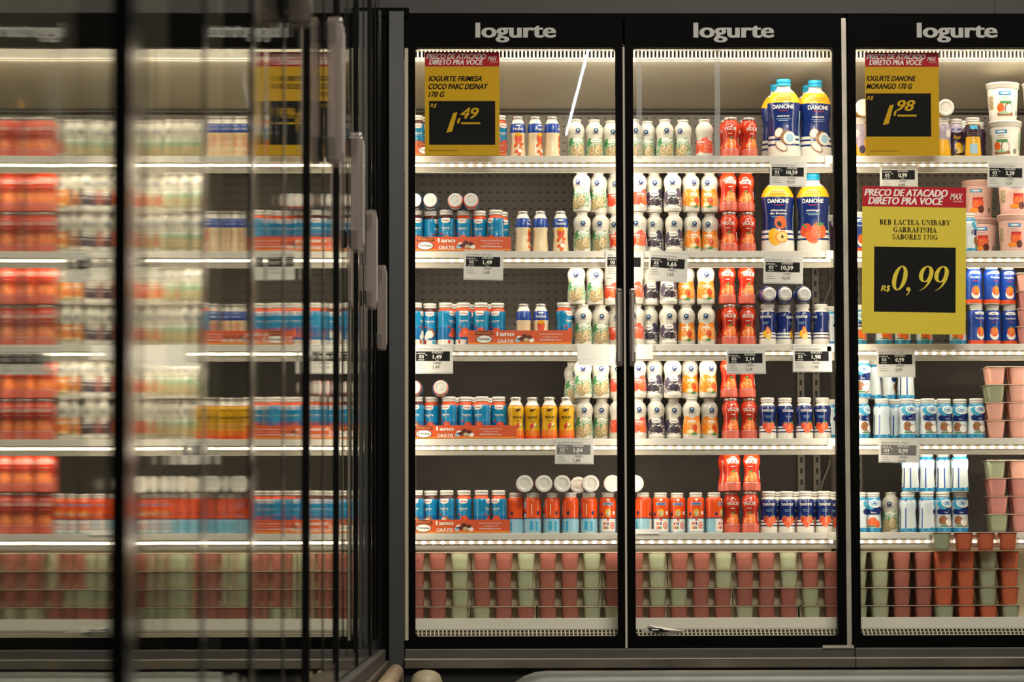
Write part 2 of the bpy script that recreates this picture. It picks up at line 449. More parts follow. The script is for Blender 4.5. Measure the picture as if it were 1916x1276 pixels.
# --- cream bottles with a royal blue shoulder
def art_cream(c, R, H):
    for i in range(5): c.rect(-3.1 * R, 3.1 * R, (.12 + .1 * i) * H, (.124 + .1 * i) * H, yellow_pale, 1, 30, 1)
    arc_word(c, 'Nestlé', R, H, .66, .06, ink_white, 3, .02, 1.35)
    c.rect(-.35 * R, .35 * R, .76 * H, .79 * H, ink_white, 3)
    c.ell(0, .47 * H, .52 * R, .14 * H, peach2, 3); c.ell(0, .44 * H, .4 * R, .08 * H, salmon, 4)
    c.ell(0, .55 * H, .4 * R, .05 * H, yellow, 4)
    for a, b, q in ((-.35, .3, .8), (.3, .22, -.6), (-.2, .15, .3), (.45, .32, .4), (.1, .08, 1.2)): c.ell(a * R, b * H, .32 * R, .04 * H, peach2, 3, q)
    c.ell(.2 * R, .17 * H, .28 * R, .05 * H, ink_white, 4)
    c.rect(1.7 * R, 2.6 * R, .4 * H, .72 * H, ink_lblue, 3); c.rect(1.75 * R, 2.55 * R, .24 * H, .36 * H, royal, 3)
    for i in range(6): c.rect(1.8 * R, 2.5 * R, (.44 + i * .045) * H, (.455 + i * .045) * H, royal, 4)
CREAM_C = [(.93, 0), (1, .03), (1, .12), (.92, .32), (.9, .45), (.98, .6), (.99, .68), (.88, .8), (.68, .9), (.6, .93), (.6, .99)]
make_bottle('cream', 79, 14.6, CREAM_C, [(.03, .6, cream), (.6, .82, royal), (.82, .88, white_plastic)], art_cream, ('foil', .64, .935, foil))

# --- white round-shouldered bottles in four flavours
def art_white(fl):
    def art(c, R, H):
        c.ell(0, .71 * H, .28 * R, .06 * H, ink_navy, 3); c.ell(0, .715 * H, .15 * R, .03 * H, ink_lblue, 4); c.ell(.05 * R, .7 * H, .08 * R, .018 * H, ink_navy, 5)
        arc_word(c, 'batavo', R, H, .625, .03, ink_navy, 3, .02, .7, shear=.1)
        for s in (0, math.pi * R):
            if fl == 'oat':
                c.rect(s - 1.45 * R, s + 1.45 * R, .1 * H, .46 * H, green_mix, 1, 16); c.ell(s + .8 * R, .46 * H, .4 * R, .1 * H, green_mix, 2, .5)
                c.ell(s - .85 * R, .44 * H, .3 * R, .1 * H, ink_green, 2, -.3); c.ell(s - .05 * R, .47 * H, .62 * R, .05 * H, ink_white, 3)
                c.rect(s - .45 * R, s + .4 * R, .455 * H, .475 * H, ink_pale_green, 4); c.rect(s - .35 * R, s + .3 * R, .42 * H, .43 * H, ink_green, 4)
                c.ell(s - .3 * R, .19 * H, .55 * R, .15 * H, tan_dark, 3, .5); c.ell(s - .3 * R, .2 * H, .5 * R, .13 * H, tan, 4, .5)
                c.ell(s + .34 * R, .24 * H, .5 * R, .15 * H, tan_dark, 5, -.2); c.ell(s + .34 * R, .25 * H, .45 * R, .135 * H, tan, 6, -.2)
                for a, b in ((-.4, .2), (-.2, .25), (.2, .22), (.45, .28), (.35, .16), (-.3, .13), (.6, .24), (-.55, .24)): c.ell(s + a * R, b * H, .07 * R, .016 * H, tan_dark, 7)
            elif fl == 'plum':
                c.rect(s - 1.45 * R, s + 1.45 * R, .1 * H, .47 * H, plum_mix, 1, 16); c.ell(s + .85 * R, .45 * H, .4 * R, .12 * H, plum2, 2, .4); c.ell(s - .9 * R, .36 * H, .3 * R, .14 * H, plum2, 2, -.2)
                c.ell(s - .05 * R, .45 * H, .6 * R, .055 * H, ink_white, 3); c.rect(s - .45 * R, s + .35 * R, .435 * H, .455 * H, ink_grey, 4)
                for a, b in ((-.38, .26), (-.02, .3), (.34, .27), (-.18, .22), (.2, .2), (.5, .22), (-.5, .2), (.1, .25)): c.ell(s + a * R, b * H, .24 * R, .055 * H, plum, 4, a)
                c.ell(s, .165 * H, .68 * R, .028 * H, ink_white, 5, 0, 18, 180, 360, .6); c.ell(s + .2 * R, .33 * H, .2 * R, .012 * H, ink_white, 5); c.ell(s, .1 * H, .9 * R, .04 * H, ink_white, 3)
            elif fl == 'peach':
                c.rect(s - 1.5 * R, s + 1.5 * R, .14 * H, .5 * H, peach_mix, 1, 16); c.ell(s + .7 * R, .5 * H, .5 * R, .06 * H, peach, 2, .3); c.ell(s - .6 * R, .5 * H, .5 * R, .05 * H, peach, 2, -.2)
                c.rect(s - .5 * R, s + .45 * R, .42 * H, .455 * H, ink_white, 3); c.rect(s - .4 * R, s + .3 * R, .39 * H, .4 * H, ink_white, 3)
                c.ell(s - .75 * R, .26 * H, .4 * R, .14 * H, peach, 2, .3)
                c.ell(s + .32 * R, .27 * H, .34 * R, .095 * H, peach2, 4); c.ell(s + .36 * R, .28 * H, .2 * R, .065 * H, straw, 5)
                c.ell(s - .2 * R, .18 * H, .42 * R, .06 * H, yellow_pale, 5, .2); c.ell(s - .15 * R, .18 * H, .24 * R, .03 * H, ink_white, 6, .2); c.ell(s + .25 * R, .13 * H, .35 * R, .03 * H, ink_green, 4)
            else:
                c.rect(s - 1.5 * R, s + 1.5 * R, .16 * H, .47 * H, salmon_mix, 1, 16); c.ell(s + .5 * R, .48 * H, .5 * R, .06 * H, salmon, 2, .3)
                c.ell(s - .2 * R, .24 * H, .45 * R, .11 * H, straw, 3, .4); c.ell(s + .35 * R, .26 * H, .4 * R, .1 * H, straw2, 4, -.4)
                c.rect(s - .5 * R, s + .45 * R, .41 * H, .44 * H, ink_white, 3); c.ell(s, .15 * H, .4 * R, .05 * H, ink_white, 3)
        c.rect(1.35 * R, 1.75 * R, .1 * H, .34 * H, ink_white, 6)
        for i in range(7): c.rect(1.38 * R, 1.72 * R, (.12 + i * .03) * H, (.13 + i * .03) * H, royal, 7, 2, 1)
    return art
WHITE_C = [(.9, 0), (.99, .04), (1, .1), (.98, .28), (.9, .46), (.87, .53), (.93, .61), (1.0, .7), (.98, .77), (.85, .845), (.66, .89), (.6, .91), (.62, .985)]
wfilm = mat('milky_white_sleeve', '#d8d4c5', .3, coat=.4)
for key in ('oat', 'plum', 'peach', 'berry'):
    make_bottle(key, 78, 16.6, WHITE_C, [(.05, .84, wfilm)], art_white(key), ('foil', .62, .945, mat('pale_foil', '#d8d2c6', .35, metal=.35)))

# --- red hourglass bottles
def art_red(c, R, H):
    for s in (0, math.pi * R):
        arc_word(c, 'VIGOR', R, H, .655, .085, ink_white, 3, .035, 1.5, arc=.018 * H, u=s)
        c.ell(s, .74 * H, .42 * R, .1 * H, ink_white, 3, 0, 14, 25, 155, .88, 1)
        c.rect(s - .3 * R, s + .25 * R, .585 * H, .6 * H, ink_white, 3)
        c.ell(s - .1 * R, .4 * H, .42 * R, .1 * H, vig_fruit, 3, .3); c.ell(s + .35 * R, .36 * H, .42 * R, .1 * H, vig_fruit2, 4, -.3)
        c.ell(s - .35 * R, .3 * H, .45 * R, .075 * H, vig_fruit2, 5); c.ell(s + .15 * R, .27 * H, .5 * R, .06 * H, vig_fruit, 6)
        c.ell(s + .05 * R, .49 * H, .28 * R, .02 * H, ink_green, 6, .5)
        c.rect(s - .9 * R, s + .9 * R, .205 * H, .215 * H, ink_white, 4, 10, 1)
    c.rect(1.3 * R, 1.8 * R, .3 * H, .5 * H, ink_white, 4)
RED_C = [(.93, 0), (1, .03), (1, .16), (.97, .22), (.85, .36), (.8, .46), (.86, .58), (.97, .7), (.97, .78), (.84, .87), (.74, .905), (.74, .985)]
make_bottle('red', 78, 16.4, RED_C, [(.02, .2, vig_pink), (.2, .4, vig_red), (.4, .62, vig_dark), (.62, .9, vig_red)], art_red, ('foil', .75, .925, foil), vig_red)

# --- big navy family bottles
def art_big(kind, words):
    def art(c, R, H):
        arc_word(c, 'EMBALAGEM', R, H, .76, .016, orange, 3, .02, 1.0); arc_word(c, 'ECONÔMICA', R, H, .73, .016, orange, 3, .02, 1.1)
        arc_word(c, 'DANONE', R, H, .622, .05, ink_white, 3, .035, 1.35)
        c.band(.0, .612 * H, .38 * R, .022 * H, .0, .008 * H, ink_red, 3, 200, 340)
        for i, w in enumerate(words): arc_word(c, w, R, H, .52 - i * .04, .026, ink_white, 3, .03, .2 * len(w) if len(w) < 6 else .13 * len(w), shear=.2)
        z = .52 - len(words) * .04
        c.rect(-.5 * R, .5 * R, (z + .012) * H, (z + .018) * H, ink_lblue, 3); c.rect(-.35 * R, .35 * R, (z - .008) * H, (z - .002) * H, ink_lblue, 3)
        if kind == 'coco':
            c.ell(-.3 * R, .32 * H, .36 * R, .065 * H, coco_brown, 4, .9); c.ell(-.32 * R, .325 * H, .3 * R, .05 * H, coco_white, 5, .9)
            c.ell(.28 * R, .26 * H, .5 * R, .09 * H, coco_brown, 6, -.4); c.ell(.4 * R, .255 * H, .4 * R, .082 * H, coco_white, 7, -.4); c.ell(.4 * R, .255 * H, .26 * R, .055 * H, ink_lblue, 8, -.4)
            c.ell(-.15 * R, .15 * H, .46 * R, .05 * H, coco_brown, 8, -.7); c.ell(-.15 * R, .155 * H, .4 * R, .04 * H, coco_white, 9, -.7)
        elif kind == 'mix':
            c.ell(.15 * R, .38 * H, .4 * R, .085 * H, peach2, 4, .9); c.ell(.05 * R, .36 * H, .14 * R, .04 * H, ink_black, 6, .6)
            c.ell(-.25 * R, .2 * H, .4 * R, .11 * H, yellow, 5, .3); c.ell(.2 * R, .2 * H, .42 * R, .075 * H, peach, 6, .2)
            c.ell(.22 * R, .2 * H, .34 * R, .06 * H, yellow_pale, 7, .2); c.ell(.22 * R, .2 * H, .08 * R, .02 * H, brown, 8)
        else:
            fruit_straw(c, R * 1.05, H * .78, .34, 1.25, 0)
        c.rect(1.25 * R, 1.5 * R, .1 * H, .6 * H, ink_lblue, 3)
    return art
BIG_C = [(.93, 0), (1, .02), (1.0, .1), (.97, .22), (.9, .36), (.88, .46), (.95, .56), (1, .66), (.97, .72), (.82, .79), (.6, .85), (.42, .885), (.42, .98)]
for key, kind, words in (('big_coco', 'coco', ['coco']), ('big_mix', 'mix', ['vitamina', 'de frutas']), ('big_straw', 'straw', ['morango'])):
    make_bottle(key, 152, 31, BIG_C, [(.01, .16, white_plastic), (.16, .185, navy), (.185, .225, white_plastic), (.225, .25, navy), (.25, .285, white_plastic), (.285, .7, navy), (.7, .835, yellow)],
                art_big(kind, words), ('screw', .44, .915, cap_blue), sy=.66, name='family_yogurt_bottle', seg=36)

# --- small navy bottles
def art_navy(kind):
    def art(c, R, H):
        for s in (0, math.pi * R):
            arc_word(c, 'DANONE', R, H, .655, .06, ink_white, 3, .03, 1.4, u=s)
            c.ell(s, .72 * H, .5 * R, .1 * H, ink_white, 3, 0, 14, 30, 150, .93, 1)
            c.rect(s - .4 * R, s + .4 * R, .545 * H, .557 * H, ink_lblue, 3); c.rect(s - .3 * R, s + .3 * R, .51 * H, .518 * H, ink_lblue, 3)
        if kind == 'straw': fruit_straw(c, R, H, .3, 1.15, .1 * R)
        else:
            for s in (.1 * R,):
                c.ell(s + .1 * R, .27 * H, .5 * R, .1 * H, yellow, 3, -.5); c.ell(s + .3 * R, .32 * H, .28 * R, .13 * H, peach, 4, .3)
                c.ell(s + .35 * R, .21 * H, .28 * R, .08 * H, yellow_pale, 5, -.3); c.ell(s + .2 * R, .42 * H, .12 * R, .05 * H, straw, 4, .6)
        c.rect(1.6 * R, 2.5 * R, .12 * H, .4 * H, navy, 3); c.ell(2.05 * R, .33 * H, .12 * R, .035 * H, ink_white, 4)
        for i in range(4): c.rect(1.75 * R, 2.35 * R, (.14 + i * .035) * H, (.15 + i * .035) * H, ink_lblue, 4)
    return art
NAVY_C = [(.93, 0), (1, .03), (1, .18), (.95, .3), (.88, .42), (.9, .52), (.98, .64), (1, .72), (.9, .8), (.72, .855), (.68, .88), (.68, .985)]
for key in ('navy_straw', 'navy_banana'):
    make_bottle(key, 78, 16, NAVY_C, [(.02, .16, white_plastic), (.16, .19, navy), (.19, .24, white_plastic), (.24, .27, navy), (.27, .31, white_plastic), (.31, .81, navy)],
                art_navy(key[5:]), ('screw', .8, .89, cap_white))

make_bottle('navy_foil', 78, 16.2, NAVY_C, [(.02, .16, white_plastic), (.16, .19, navy), (.19, .24, white_plastic), (.24, .27, navy), (.27, .31, white_plastic), (.31, .85, navy)],
            art_navy('straw'), ('foil', .76, .9, foil), navy)
# --- golden yellow bottles
def art_yellow(c, R, H):
    for i in range(12): c.rect(-3.1 * R, 3.1 * R, (.12 + i * .06) * H, (.126 + i * .06) * H, mat('ochre_print', '#c98c10', .4), 1, 30, 1)
    for s in (0, math.pi * R):
        arc_word(c, 'NINHO', R, H, .49, .06, ink_black, 3, .02, 1.35, u=s)
        c.ell(s - .1 * R, .685 * H, .28 * R, .03 * H, brown, 3, .2); c.ell(s + .25 * R, .705 * H, .1 * R, .018 * H, ink_black, 3, .4)
        c.ell(s - .05 * R, .32 * H, .2 * R, .085 * H, ink_red, 3, -.3); c.ell(s + .4 * R, .34 * H, .26 * R, .055 * H, ink_green, 2)
        c.ell(s + .35 * R, .35 * H, .2 * R, .04 * H, yellow_pale, 3); c.rect(s - .4 * R, s + .4 * R, .43 * H, .44 * H, ink_black, 3)
YEL_C = [(.95, 0), (1, .03), (1, .12), (.93, .28), (.88, .42), (.93, .55), (1, .68), (.96, .76), (.74, .85), (.6, .9), (.62, .985)]
make_bottle('yellow', 80, 15, YEL_C, [(.02, .09, orange), (.09, .22, ninho_o), (.22, .78, ninho_y), (.78, .8, orange)], art_yellow, ('foil', .66, .93, foil))

# --- orange and light blue children's bottles (front badge left plain)
def art_orange(c, R, H):
    c.rect(-3.14 * R, 3.14 * R, .36 * H, .378 * H, ink_navy, 2, 30, 1)
    c.rect(-.6 * R, .6 * R, .69 * H, .75 * H, ink_lblue, 3); c.rect(-.5 * R, .5 * R, .705 * H, .735 * H, royal, 4)
    c.ell(0, .82 * H, .16 * R, .03 * H, ink_white, 3)
    c.ell(0, .5 * H, .36 * R, .1 * H, yellow, 3); c.ell(0, .48 * H, .27 * R, .075 * H, tan, 4)
    c.ell(.75 * R, .5 * H, .2 * R, .05 * H, ink_white, 3); c.ell(-.8 * R, .47 * H, .16 * R, .04 * H, ink_navy, 3)
    c.rect(-.9 * R, .9 * R, .04 * H, .35 * H, ink_white, 2, 10)
    c.ell(.5 * R, .19 * H, .3 * R, .085 * H, salmon, 3); c.ell(.5 * R, .19 * H, .2 * R, .055 * H, ink_white, 4); c.ell(.5 * R, .19 * H, .12 * R, .03 * H, salmon, 5)
    for i, m in enumerate((ink_red, peach, royal)): c.rect((-.55 + i * .22) * R, (-.4 + i * .22) * R, .2 * H, .27 * H, m, 3, 2, 1, .1)
    for i, m in enumerate((peach, ink_red, ink_green)): c.rect((-.55 + i * .22) * R, (-.4 + i * .22) * R, .1 * H, .17 * H, m, 3, 2, 1, -.1)
    c.ell(0, .34 * H, .13 * R, .04 * H, straw, 4)
    # back panels
    c.rect(1.45 * R, 2.35 * R, .62 * H, .86 * H, ink_lblue, 3); c.rect(1.45 * R, 2.35 * R, .5 * H, .54 * H, ink_navy, 3); c.rect(1.45 * R, 2.35 * R, .38 * H, .49 * H, ink_lblue, 3)
    for i in range(4): c.rect(1.52 * R, 2.25 * R, (.65 + .05 * i) * H, (.665 + .05 * i) * H, royal, 4)
    c.rect(3.1 * R, 3.18 * R, .44 * H, .86 * H, ink_white, 3, 2); c.poly([(2.9 * R, .88 * H), (3.14 * R, .76 * H), (3.38 * R, .88 * H)], ink_pale_green, 3)
    c.rect(2.9 * R, 3.3 * R, .08 * H, .3 * H, cyan, 3); c.rect(3.6 * R, 3.9 * R, .06 * H, .3 * H, cyan, 3)
    c.ell(3.9 * R, .5 * H, .16 * R, .05 * H, ink_navy, 3)
ORG_C = [(.95, 0), (1, .03), (1, .3), (.985, .45), (1, .6), (1, .78), (.93, .85), (.72, .895), (.66, .91), (.66, .985)]
make_bottle('orange', 76, 15.8, ORG_C, [(.02, .36, kid_blue), (.36, .885, kid_orange)], art_orange, ('screw', .75, .905, cap_white))

# --- white and blue coconut bottles
def art_coconut(flav):
    def art(c, R, H):
        c.ell(.05 * R, .55 * H, 1.25 * R, .1 * H, navy, 2, .15); c.rect(-1.0 * R, 1.1 * R, .45 * H, .56 * H, navy, 2, 12)
        c.ell(-.5 * R, .68 * H, .7 * R, .09 * H, cyan, 2, -.5); c.ell(.15 * R, .72 * H, .75 * R, .1 * H, ink_white, 3, -.15)
        c.ell(.12 * R, .73 * H, .52 * R, .06 * H, cyan, 4); c.ell(.12 * R, .73 * H, .4 * R, .035 * H, ink_white, 5); c.ell(.12 * R, .73 * H, .28 * R, .018 * H, royal, 6)
        arc_word(c, 'Coco' if flav == 'coco' else 'Pêssego', R, H, .485, .03, ink_white, 4, .02, .4 if flav == 'coco' else .6)
        if flav == 'coco':
            c.ell(-.4 * R, .31 * H, .5 * R, .115 * H, coco_brown, 4); c.ell(.35 * R, .25 * H, .5 * R, .11 * H, coco_brown, 5, .5); c.ell(.32 * R, .255 * H, .44 * R, .09 * H, coco_white, 6, .5)
        else:
            c.ell(-.1 * R, .27 * H, .55 * R, .12 * H, peach2, 4, .3); c.ell(.4 * R, .22 * H, .4 * R, .09 * H, straw2, 5)
        c.ell(-.3 * R, .16 * H, .5 * R, .02 * H, ink_green, 6)
        for i in range(16):
            if i % 2: c.rect((-3.1 + i * .39) * R, (-2.75 + i * .39) * R, .04 * H, .1 * H, cyan, 2, 2, 1)
            else: c.rect((-3.1 + i * .39) * R, (-2.75 + i * .39) * R, .82 * H, .87 * H, cyan, 2, 2, 1)
        c.rect(1.7 * R, 2.75 * R, .12 * H, .8 * H, mat('pale_panel_ink', '#cdd8d6', .5), 4); c.ell(2.22 * R, .7 * H, .38 * R, .04 * H, cyan, 5)
        for i in range(6): c.rect(1.85 * R, 2.6 * R, (.34 + .045 * i) * H, (.35 + .045 * i) * H, ink_grey, 5)
        for i in range(9): c.rect((1.9 + i * .075) * R, (1.935 + i * .075) * R, .15 * H, .24 * H, ink_black, 5, 1, 1)
        c.rect(1.55 * R, 1.72 * R, .1 * H, .8 * H, navy, 3); c.rect(2.75 * R, 2.92 * R, .1 * H, .8 * H, navy, 3)
        c.rect(2.95 * R, 4.6 * R, .1 * H, .8 * H, mat('pale_panel_ink', '#cdd8d6', .5), 2, 8); c.rect(3.6 * R, 3.75 * R, .1 * H, .8 * H, royal, 3)
    return art
COC_C = [(.95, 0), (1, .03), (1, .15), (.95, .32), (.92, .45), (.97, .6), (1, .72), (.93, .81), (.78, .87), (.74, .89), (.74, .985)]
white_blue = mat('white_blue_sleeve', '#d5dfe4', .3, coat=.3)
make_bottle('coconut', 76, 15.8, COC_C, [(.02, .12, mat('azure_sleeve', '#2f86b8', .3)), (.12, .8, white_blue), (.8, .87, mat('azure_sleeve', '#2f86b8', .3))], art_coconut('coco'), ('screw', .84, .89, cap_white))
make_bottle('apricot', 76, 15.8, COC_C, [(.02, .12, mat('azure_sleeve', '#2f86b8', .3)), (.12, .8, white_blue), (.8, .87, mat('azure_sleeve', '#2f86b8', .3))], art_coconut('fruit'), ('screw', .84, .89, cap_white))

# --- blue bottles with an orange foot
def art_very(c, R, H):
    for s in (0, math.pi * R):
        c.ell(s, .76 * H, .75 * R, .06 * H, ink_white, 3, 0, 16, 10, 170, .45, 2); c.rect(s - .6 * R, s + .6 * R, .745 * H, .765 * H, ink_white, 4)
        arc_word(c, 'VeryGurt', R, H, .635, .045, ink_white, 3, .03, 1.3, u=s)
        c.rect(s - .3 * R, s + .3 * R, .56 * H, .575 * H, ink_red, 3)
        c.ell(s + .05 * R, .25 * H, .55 * R, .12 * H, ink_white, 3); c.ell(s + .05 * R, .33 * H, .5 * R, .12 * H, straw2, 4); c.ell(s + .2 * R, .35 * H, .25 * R, .07 * H, peach, 5); c.ell(s + .1 * R, .45 * H, .2 * R, .02 * H, ink_green, 5)
    c.rect(1.4 * R, 1.75 * R, .2 * H, .6 * H, ink_lblue, 3)
make_bottle('very', 77, 15.6, COC_C, [(.02, .115, orange), (.115, .86, royal)], art_very, ('screw', .8, .89, cap_white))

# --- purple and yellow berry bottles
def art_acai(c, R, H):
    c.ell(0, .78 * H, .9 * R, .14 * H, lilac, 2); c.rect(-.7 * R, .6 * R, .72 * H, .75 * H, royal, 3)
    c.poly([(-.9 * R, .55 * H), (.9 * R, .68 * H), (.9 * R, .5 * H), (-.9 * R, .38 * H)], purple, 3)
    arc_word(c, 'Açaí', R, H, .5, .09, yellow, 5, .02, 1.0, shear=.2)
    c.ell(.3 * R, .28 * H, .5 * R, .14 * H, yellow, 5, .5); c.ell(.15 * R, .2 * H, .4 * R, .06 * H, yellow_pale, 6, .6)
    for a, b in ((-.5, .18), (-.3, .14), (-.55, .1), (-.15, .2)): c.ell(a * R, b * H, .16 * R, .045 * H, plum, 6)
    c.rect(2.0 * R, 4.2 * R, .08 * H, .84 * H, yellow, 2, 12); c.rect(2.7 * R, 3.6 * R, .1 * H, .34 * H, ink_lblue, 3); c.rect(2.7 * R, 3.6 * R, .7 * H, .8 * H, cyan, 3)
    for i in range(6): c.rect(2.6 * R, 3.7 * R, (.38 + .045 * i) * H, (.39 + .045 * i) * H, tan_dark, 3)
ACAI_C = [(.95, 0), (1, .03), (1, .2), (.93, .38), (.92, .5), (1, .66), (.96, .76), (.8, .84), (.72, .88), (.72, .985)]
make_bottle('acai', 77, 16, ACAI_C, [(.02, .1, ninho_y), (.1, .84, purple)], art_acai, ('screw', .82, .89, cap_white))
make_bottle('lilac', 77, 16, ACAI_C, [(.02, .1, ninho_y), (.1, .45, yellow), (.45, .84, lilac)], lambda c, R, H: (c.ell(.35 * R, .4 * H, .5 * R, .28 * H, lilac, 3, .2), c.ell(.6 * R, .2 * H, .4 * R, .1 * H, plum2, 4), c.ell(-.2 * R, .6 * H, .4 * R, .1 * H, ink_white, 4)), ('screw', .82, .89, cap_white))

# --- tubs
def make_tub(key, body, kind):
    H, R = 73 * S, 31 * S; b = MB()
    prof = [(R * .8, 0), (R * .82, .03 * H), (R * .93, .8 * H), (R * .94, .84 * H)]
    b.lathe([(R * .78, 0)] + [(r, z + .0005) for r, z in prof], body, 36)
    parts = [('body', b.mesh('tub_body'), None)]
    s = MB()
    s.lathe([(rad(prof, .08 * H) + .0004, .08 * H), (rad(prof, .8 * H) + .0004, .8 * H)], body, 36, 1, False, False)
    def fn(u, v, e):
        r = rad(prof, v) + .0007 + e; a = u / (R * .9); return (r * math.sin(a), -r * math.cos(a), v)
    c = Canvas(s, fn)
    c.rect(-.36 * R, .36 * R, .66 * H, .75 * H, royal, 2); c.rect(-.32 * R, .32 * R, .67 * H, .74 * H, cyan, 3); c.ell(0, .705 * H, .25 * R, .02 * H, ink_white, 4)
    c.text('iogurte', 0, .59 * H, .035 * H, ink_grey, 3, .0, 0, 'c', .4 * R); c.rect(-.45 * R, .45 * R, .54 * H, .548 * H, tan, 3)
    if kind == 'coco':
        c.ell(-.28 * R, .33 * H, .22 * R, .12 * H, peach2, 3); c.ell(.24 * R, .31 * H, .27 * R, .15 * H, coco_brown, 3); c.ell(.26 * R, .31 * H, .22 * R, .12 * H, coco_white, 4)
        c.rect(-.3 * R, .4 * R, .44 * H, .5 * H, ink_green, 5); c.rect(-.5 * R, .55 * R, .12 * H, .2 * H, coco_brown, 3); c.ell(0, .2 * H, .4 * R, .04 * H, ink_pale_green, 4)
    else:
        c.ell(.1 * R, .36 * H, .36 * R, .17 * H, straw, 3); c.ell(.1 * R, .36 * H, .3 * R, .1 * H, straw2, 4); c.rect(-.22 * R, .42 * R, .47 * H, .53 * H, ink_red, 5)
        c.ell(.3 * R, .22 * H, .2 * R, .1 * H, brown, 5); c.ell(-.15 * R, .2 * H, .3 * R, .06 * H, peach, 5)
    c.rect(1.2 * R, 1.9 * R, .25 * H, .7 * H, ink_pale_green, 2); c.rect(-1.2 * R, -.75 * R, .3 * H, .65 * H, tan, 2)
    for i in range(8): c.rect(-1.15 * R, -.8 * R, (.32 + .04 * i) * H, (.33 + .04 * i) * H, ink_grey, 3)
    for i in range(6): c.rect((.78 + i * .04) * R, (.8 + i * .04) * R, .14 * H, .26 * H, ink_black, 3, 1, 1)
    parts.append(('sleeve', s.mesh('tub_sleeve'), None))
    l = MB(); l.lathe([(R * .95, .84 * H), (R * 1.0, .85 * H), (R * 1.0, .95 * H), (R * 1.03, .955 * H), (R * 1.03, .985 * H), (R * .97, H), (R * .9, H), (R * .88, H - .003), (R * .4, H - .003)], body, 36)
    parts.append(('lid', l.mesh('tub_lid'), None))
    PROTO[key] = dict(name='yogurt_tub', parts=parts, H=H, R=R)
make_tub('tub_coco', white_plastic, 'coco'); make_tub('tub_pink', pink_tub, 'straw')

LOOK = {'blue_orange': ('blue bottle with orange neck', 'bottle', 'blue yogurt bottles with orange necks'),
        'blue_brown': ('blue bottle with brown neck', 'bottle', 'blue yogurt bottles with brown necks'),
        'cream': ('cream bottle with royal-blue shoulder', 'bottle', 'cream bottles with blue shoulders'),
        'oat': ('white bottle with green oat print', 'bottle', 'white oat yogurt bottles'),
        'plum': ('white bottle with dark plum print', 'bottle', 'white plum yogurt bottles'),
        'peach': ('white bottle with orange fruit print', 'bottle', 'white orange-fruit yogurt bottles'),
        'berry': ('white bottle with salmon-red print', 'bottle', 'white strawberry yogurt bottles'),
        'red': ('red hourglass-shaped yogurt bottle', 'bottle', 'red hourglass yogurt bottles'),
        'big_coco': ('large navy bottle with coconut halves', 'bottle', 'large navy family bottles'),
        'big_mix': ('large navy bottle with mixed fruit', 'bottle', 'large navy family bottles'),
        'big_straw': ('large navy bottle with strawberries', 'bottle', 'large navy family bottles'),
        'navy_straw': ('small navy bottle with strawberries', 'bottle', 'small navy strawberry bottles'),
        'navy_banana': ('small navy bottle with banana print', 'bottle', 'small navy banana bottles'),
        'navy_foil': ('foil-lidded small navy bottle', 'bottle', 'small navy foil-lidded bottles'),
        'yellow': ('golden yellow yogurt bottle', 'bottle', 'golden yellow bottles'),
        'orange': ('orange and pale-blue yogurt bottle', 'bottle', 'orange and pale blue bottles'),
        'coconut': ('white-and-blue coconut yogurt bottle', 'bottle', 'white and blue coconut bottles'),
        'apricot': ('white-and-blue bottle with orange fruit', 'bottle', 'white and blue fruit bottles'),
        'very': ('royal-blue bottle with orange foot', 'bottle', 'royal blue bottles with orange foot'),
        'acai': ('purple-and-yellow yogurt bottle', 'bottle', 'purple and yellow bottles'),
        'lilac': ('lilac-and-yellow yogurt bottle', 'bottle', 'lilac and yellow bottles'),
        'tub_coco': ('white coconut yogurt tub', 'tub', 'white coconut tubs'),
        'tub_pink': ('pink strawberry yogurt tub', 'tub', 'pink strawberry tubs')}
ORD = ['first', 'second', 'third', 'fourth', 'fifth', 'sixth', 'seventh', 'eighth', 'ninth', 'tenth', 'eleventh', 'twelfth']
SHY = {1: 291.5, 2: 469.5, 3: 644, 4: 820.5, 5: 997}
SHZ = {k: PZ(v, YL) for k, v in SHY.items()}
SHN = {1: 'top shelf', 2: 'second shelf', 3: 'third shelf', 4: 'fourth shelf', 5: 'lowest shelf'}
DOORN = {1: 'left door', 2: 'middle door', 3: 'right door'}
pending = {}
placed = []
def put(key, x, shelf, door, z=None, dy=0, rot=None, tier='', lie=0, yref=None):
    p = PROTO[key]; Y = YL + .045 + p['R'] + dy
    zz = SHZ[shelf] if z is None else z
    yy = SHY[shelf] - 40 if yref is None else yref
    if rot is None: rot = random.uniform(-.35, .35)
    X = PX(x, Y, yy)
    if not lie:   # neighbours that would touch stand a little further back
        r_ = p['R'] * (1.0 if p['name'].startswith('family') else 1.06)
        for _ in range(120):
            if all(abs(q[2] - zz) > .05 or (q[0] - X) ** 2 + (q[1] - Y) ** 2 > (q[3] + r_ + .0012) ** 2 for q in placed): break
            Y += .002; X = PX(x, Y, yy)
        placed.append((X, Y, zz, r_))
    if lie:
        rx = math.pi / 2 if lie > 0 else -math.pi / 2
        loc = (X, Y + p['H'] * .5 * lie, zz + p['R']); r = (rx, 0, rot * .1)
    else:
        loc = (X, Y, zz); r = (0, 0, rot)
    t = thing(p['name'], '', LOOK[key][1], loc, r, LOOK[key][2])
    for n, me, lab in p['parts']: link(n, me, t)
    pending.setdefault((key, shelf, door, tier), []).append((x, t))
    return t
def row(key, shelf, door, xs, tier='', z=None, dy=0, rots=None, lie=0, yref=None):
    for i, x in enumerate(xs):
        put(key, x, shelf, door, z, dy, None if rots is None else rots[i % len(rots)], tier, lie, yref)
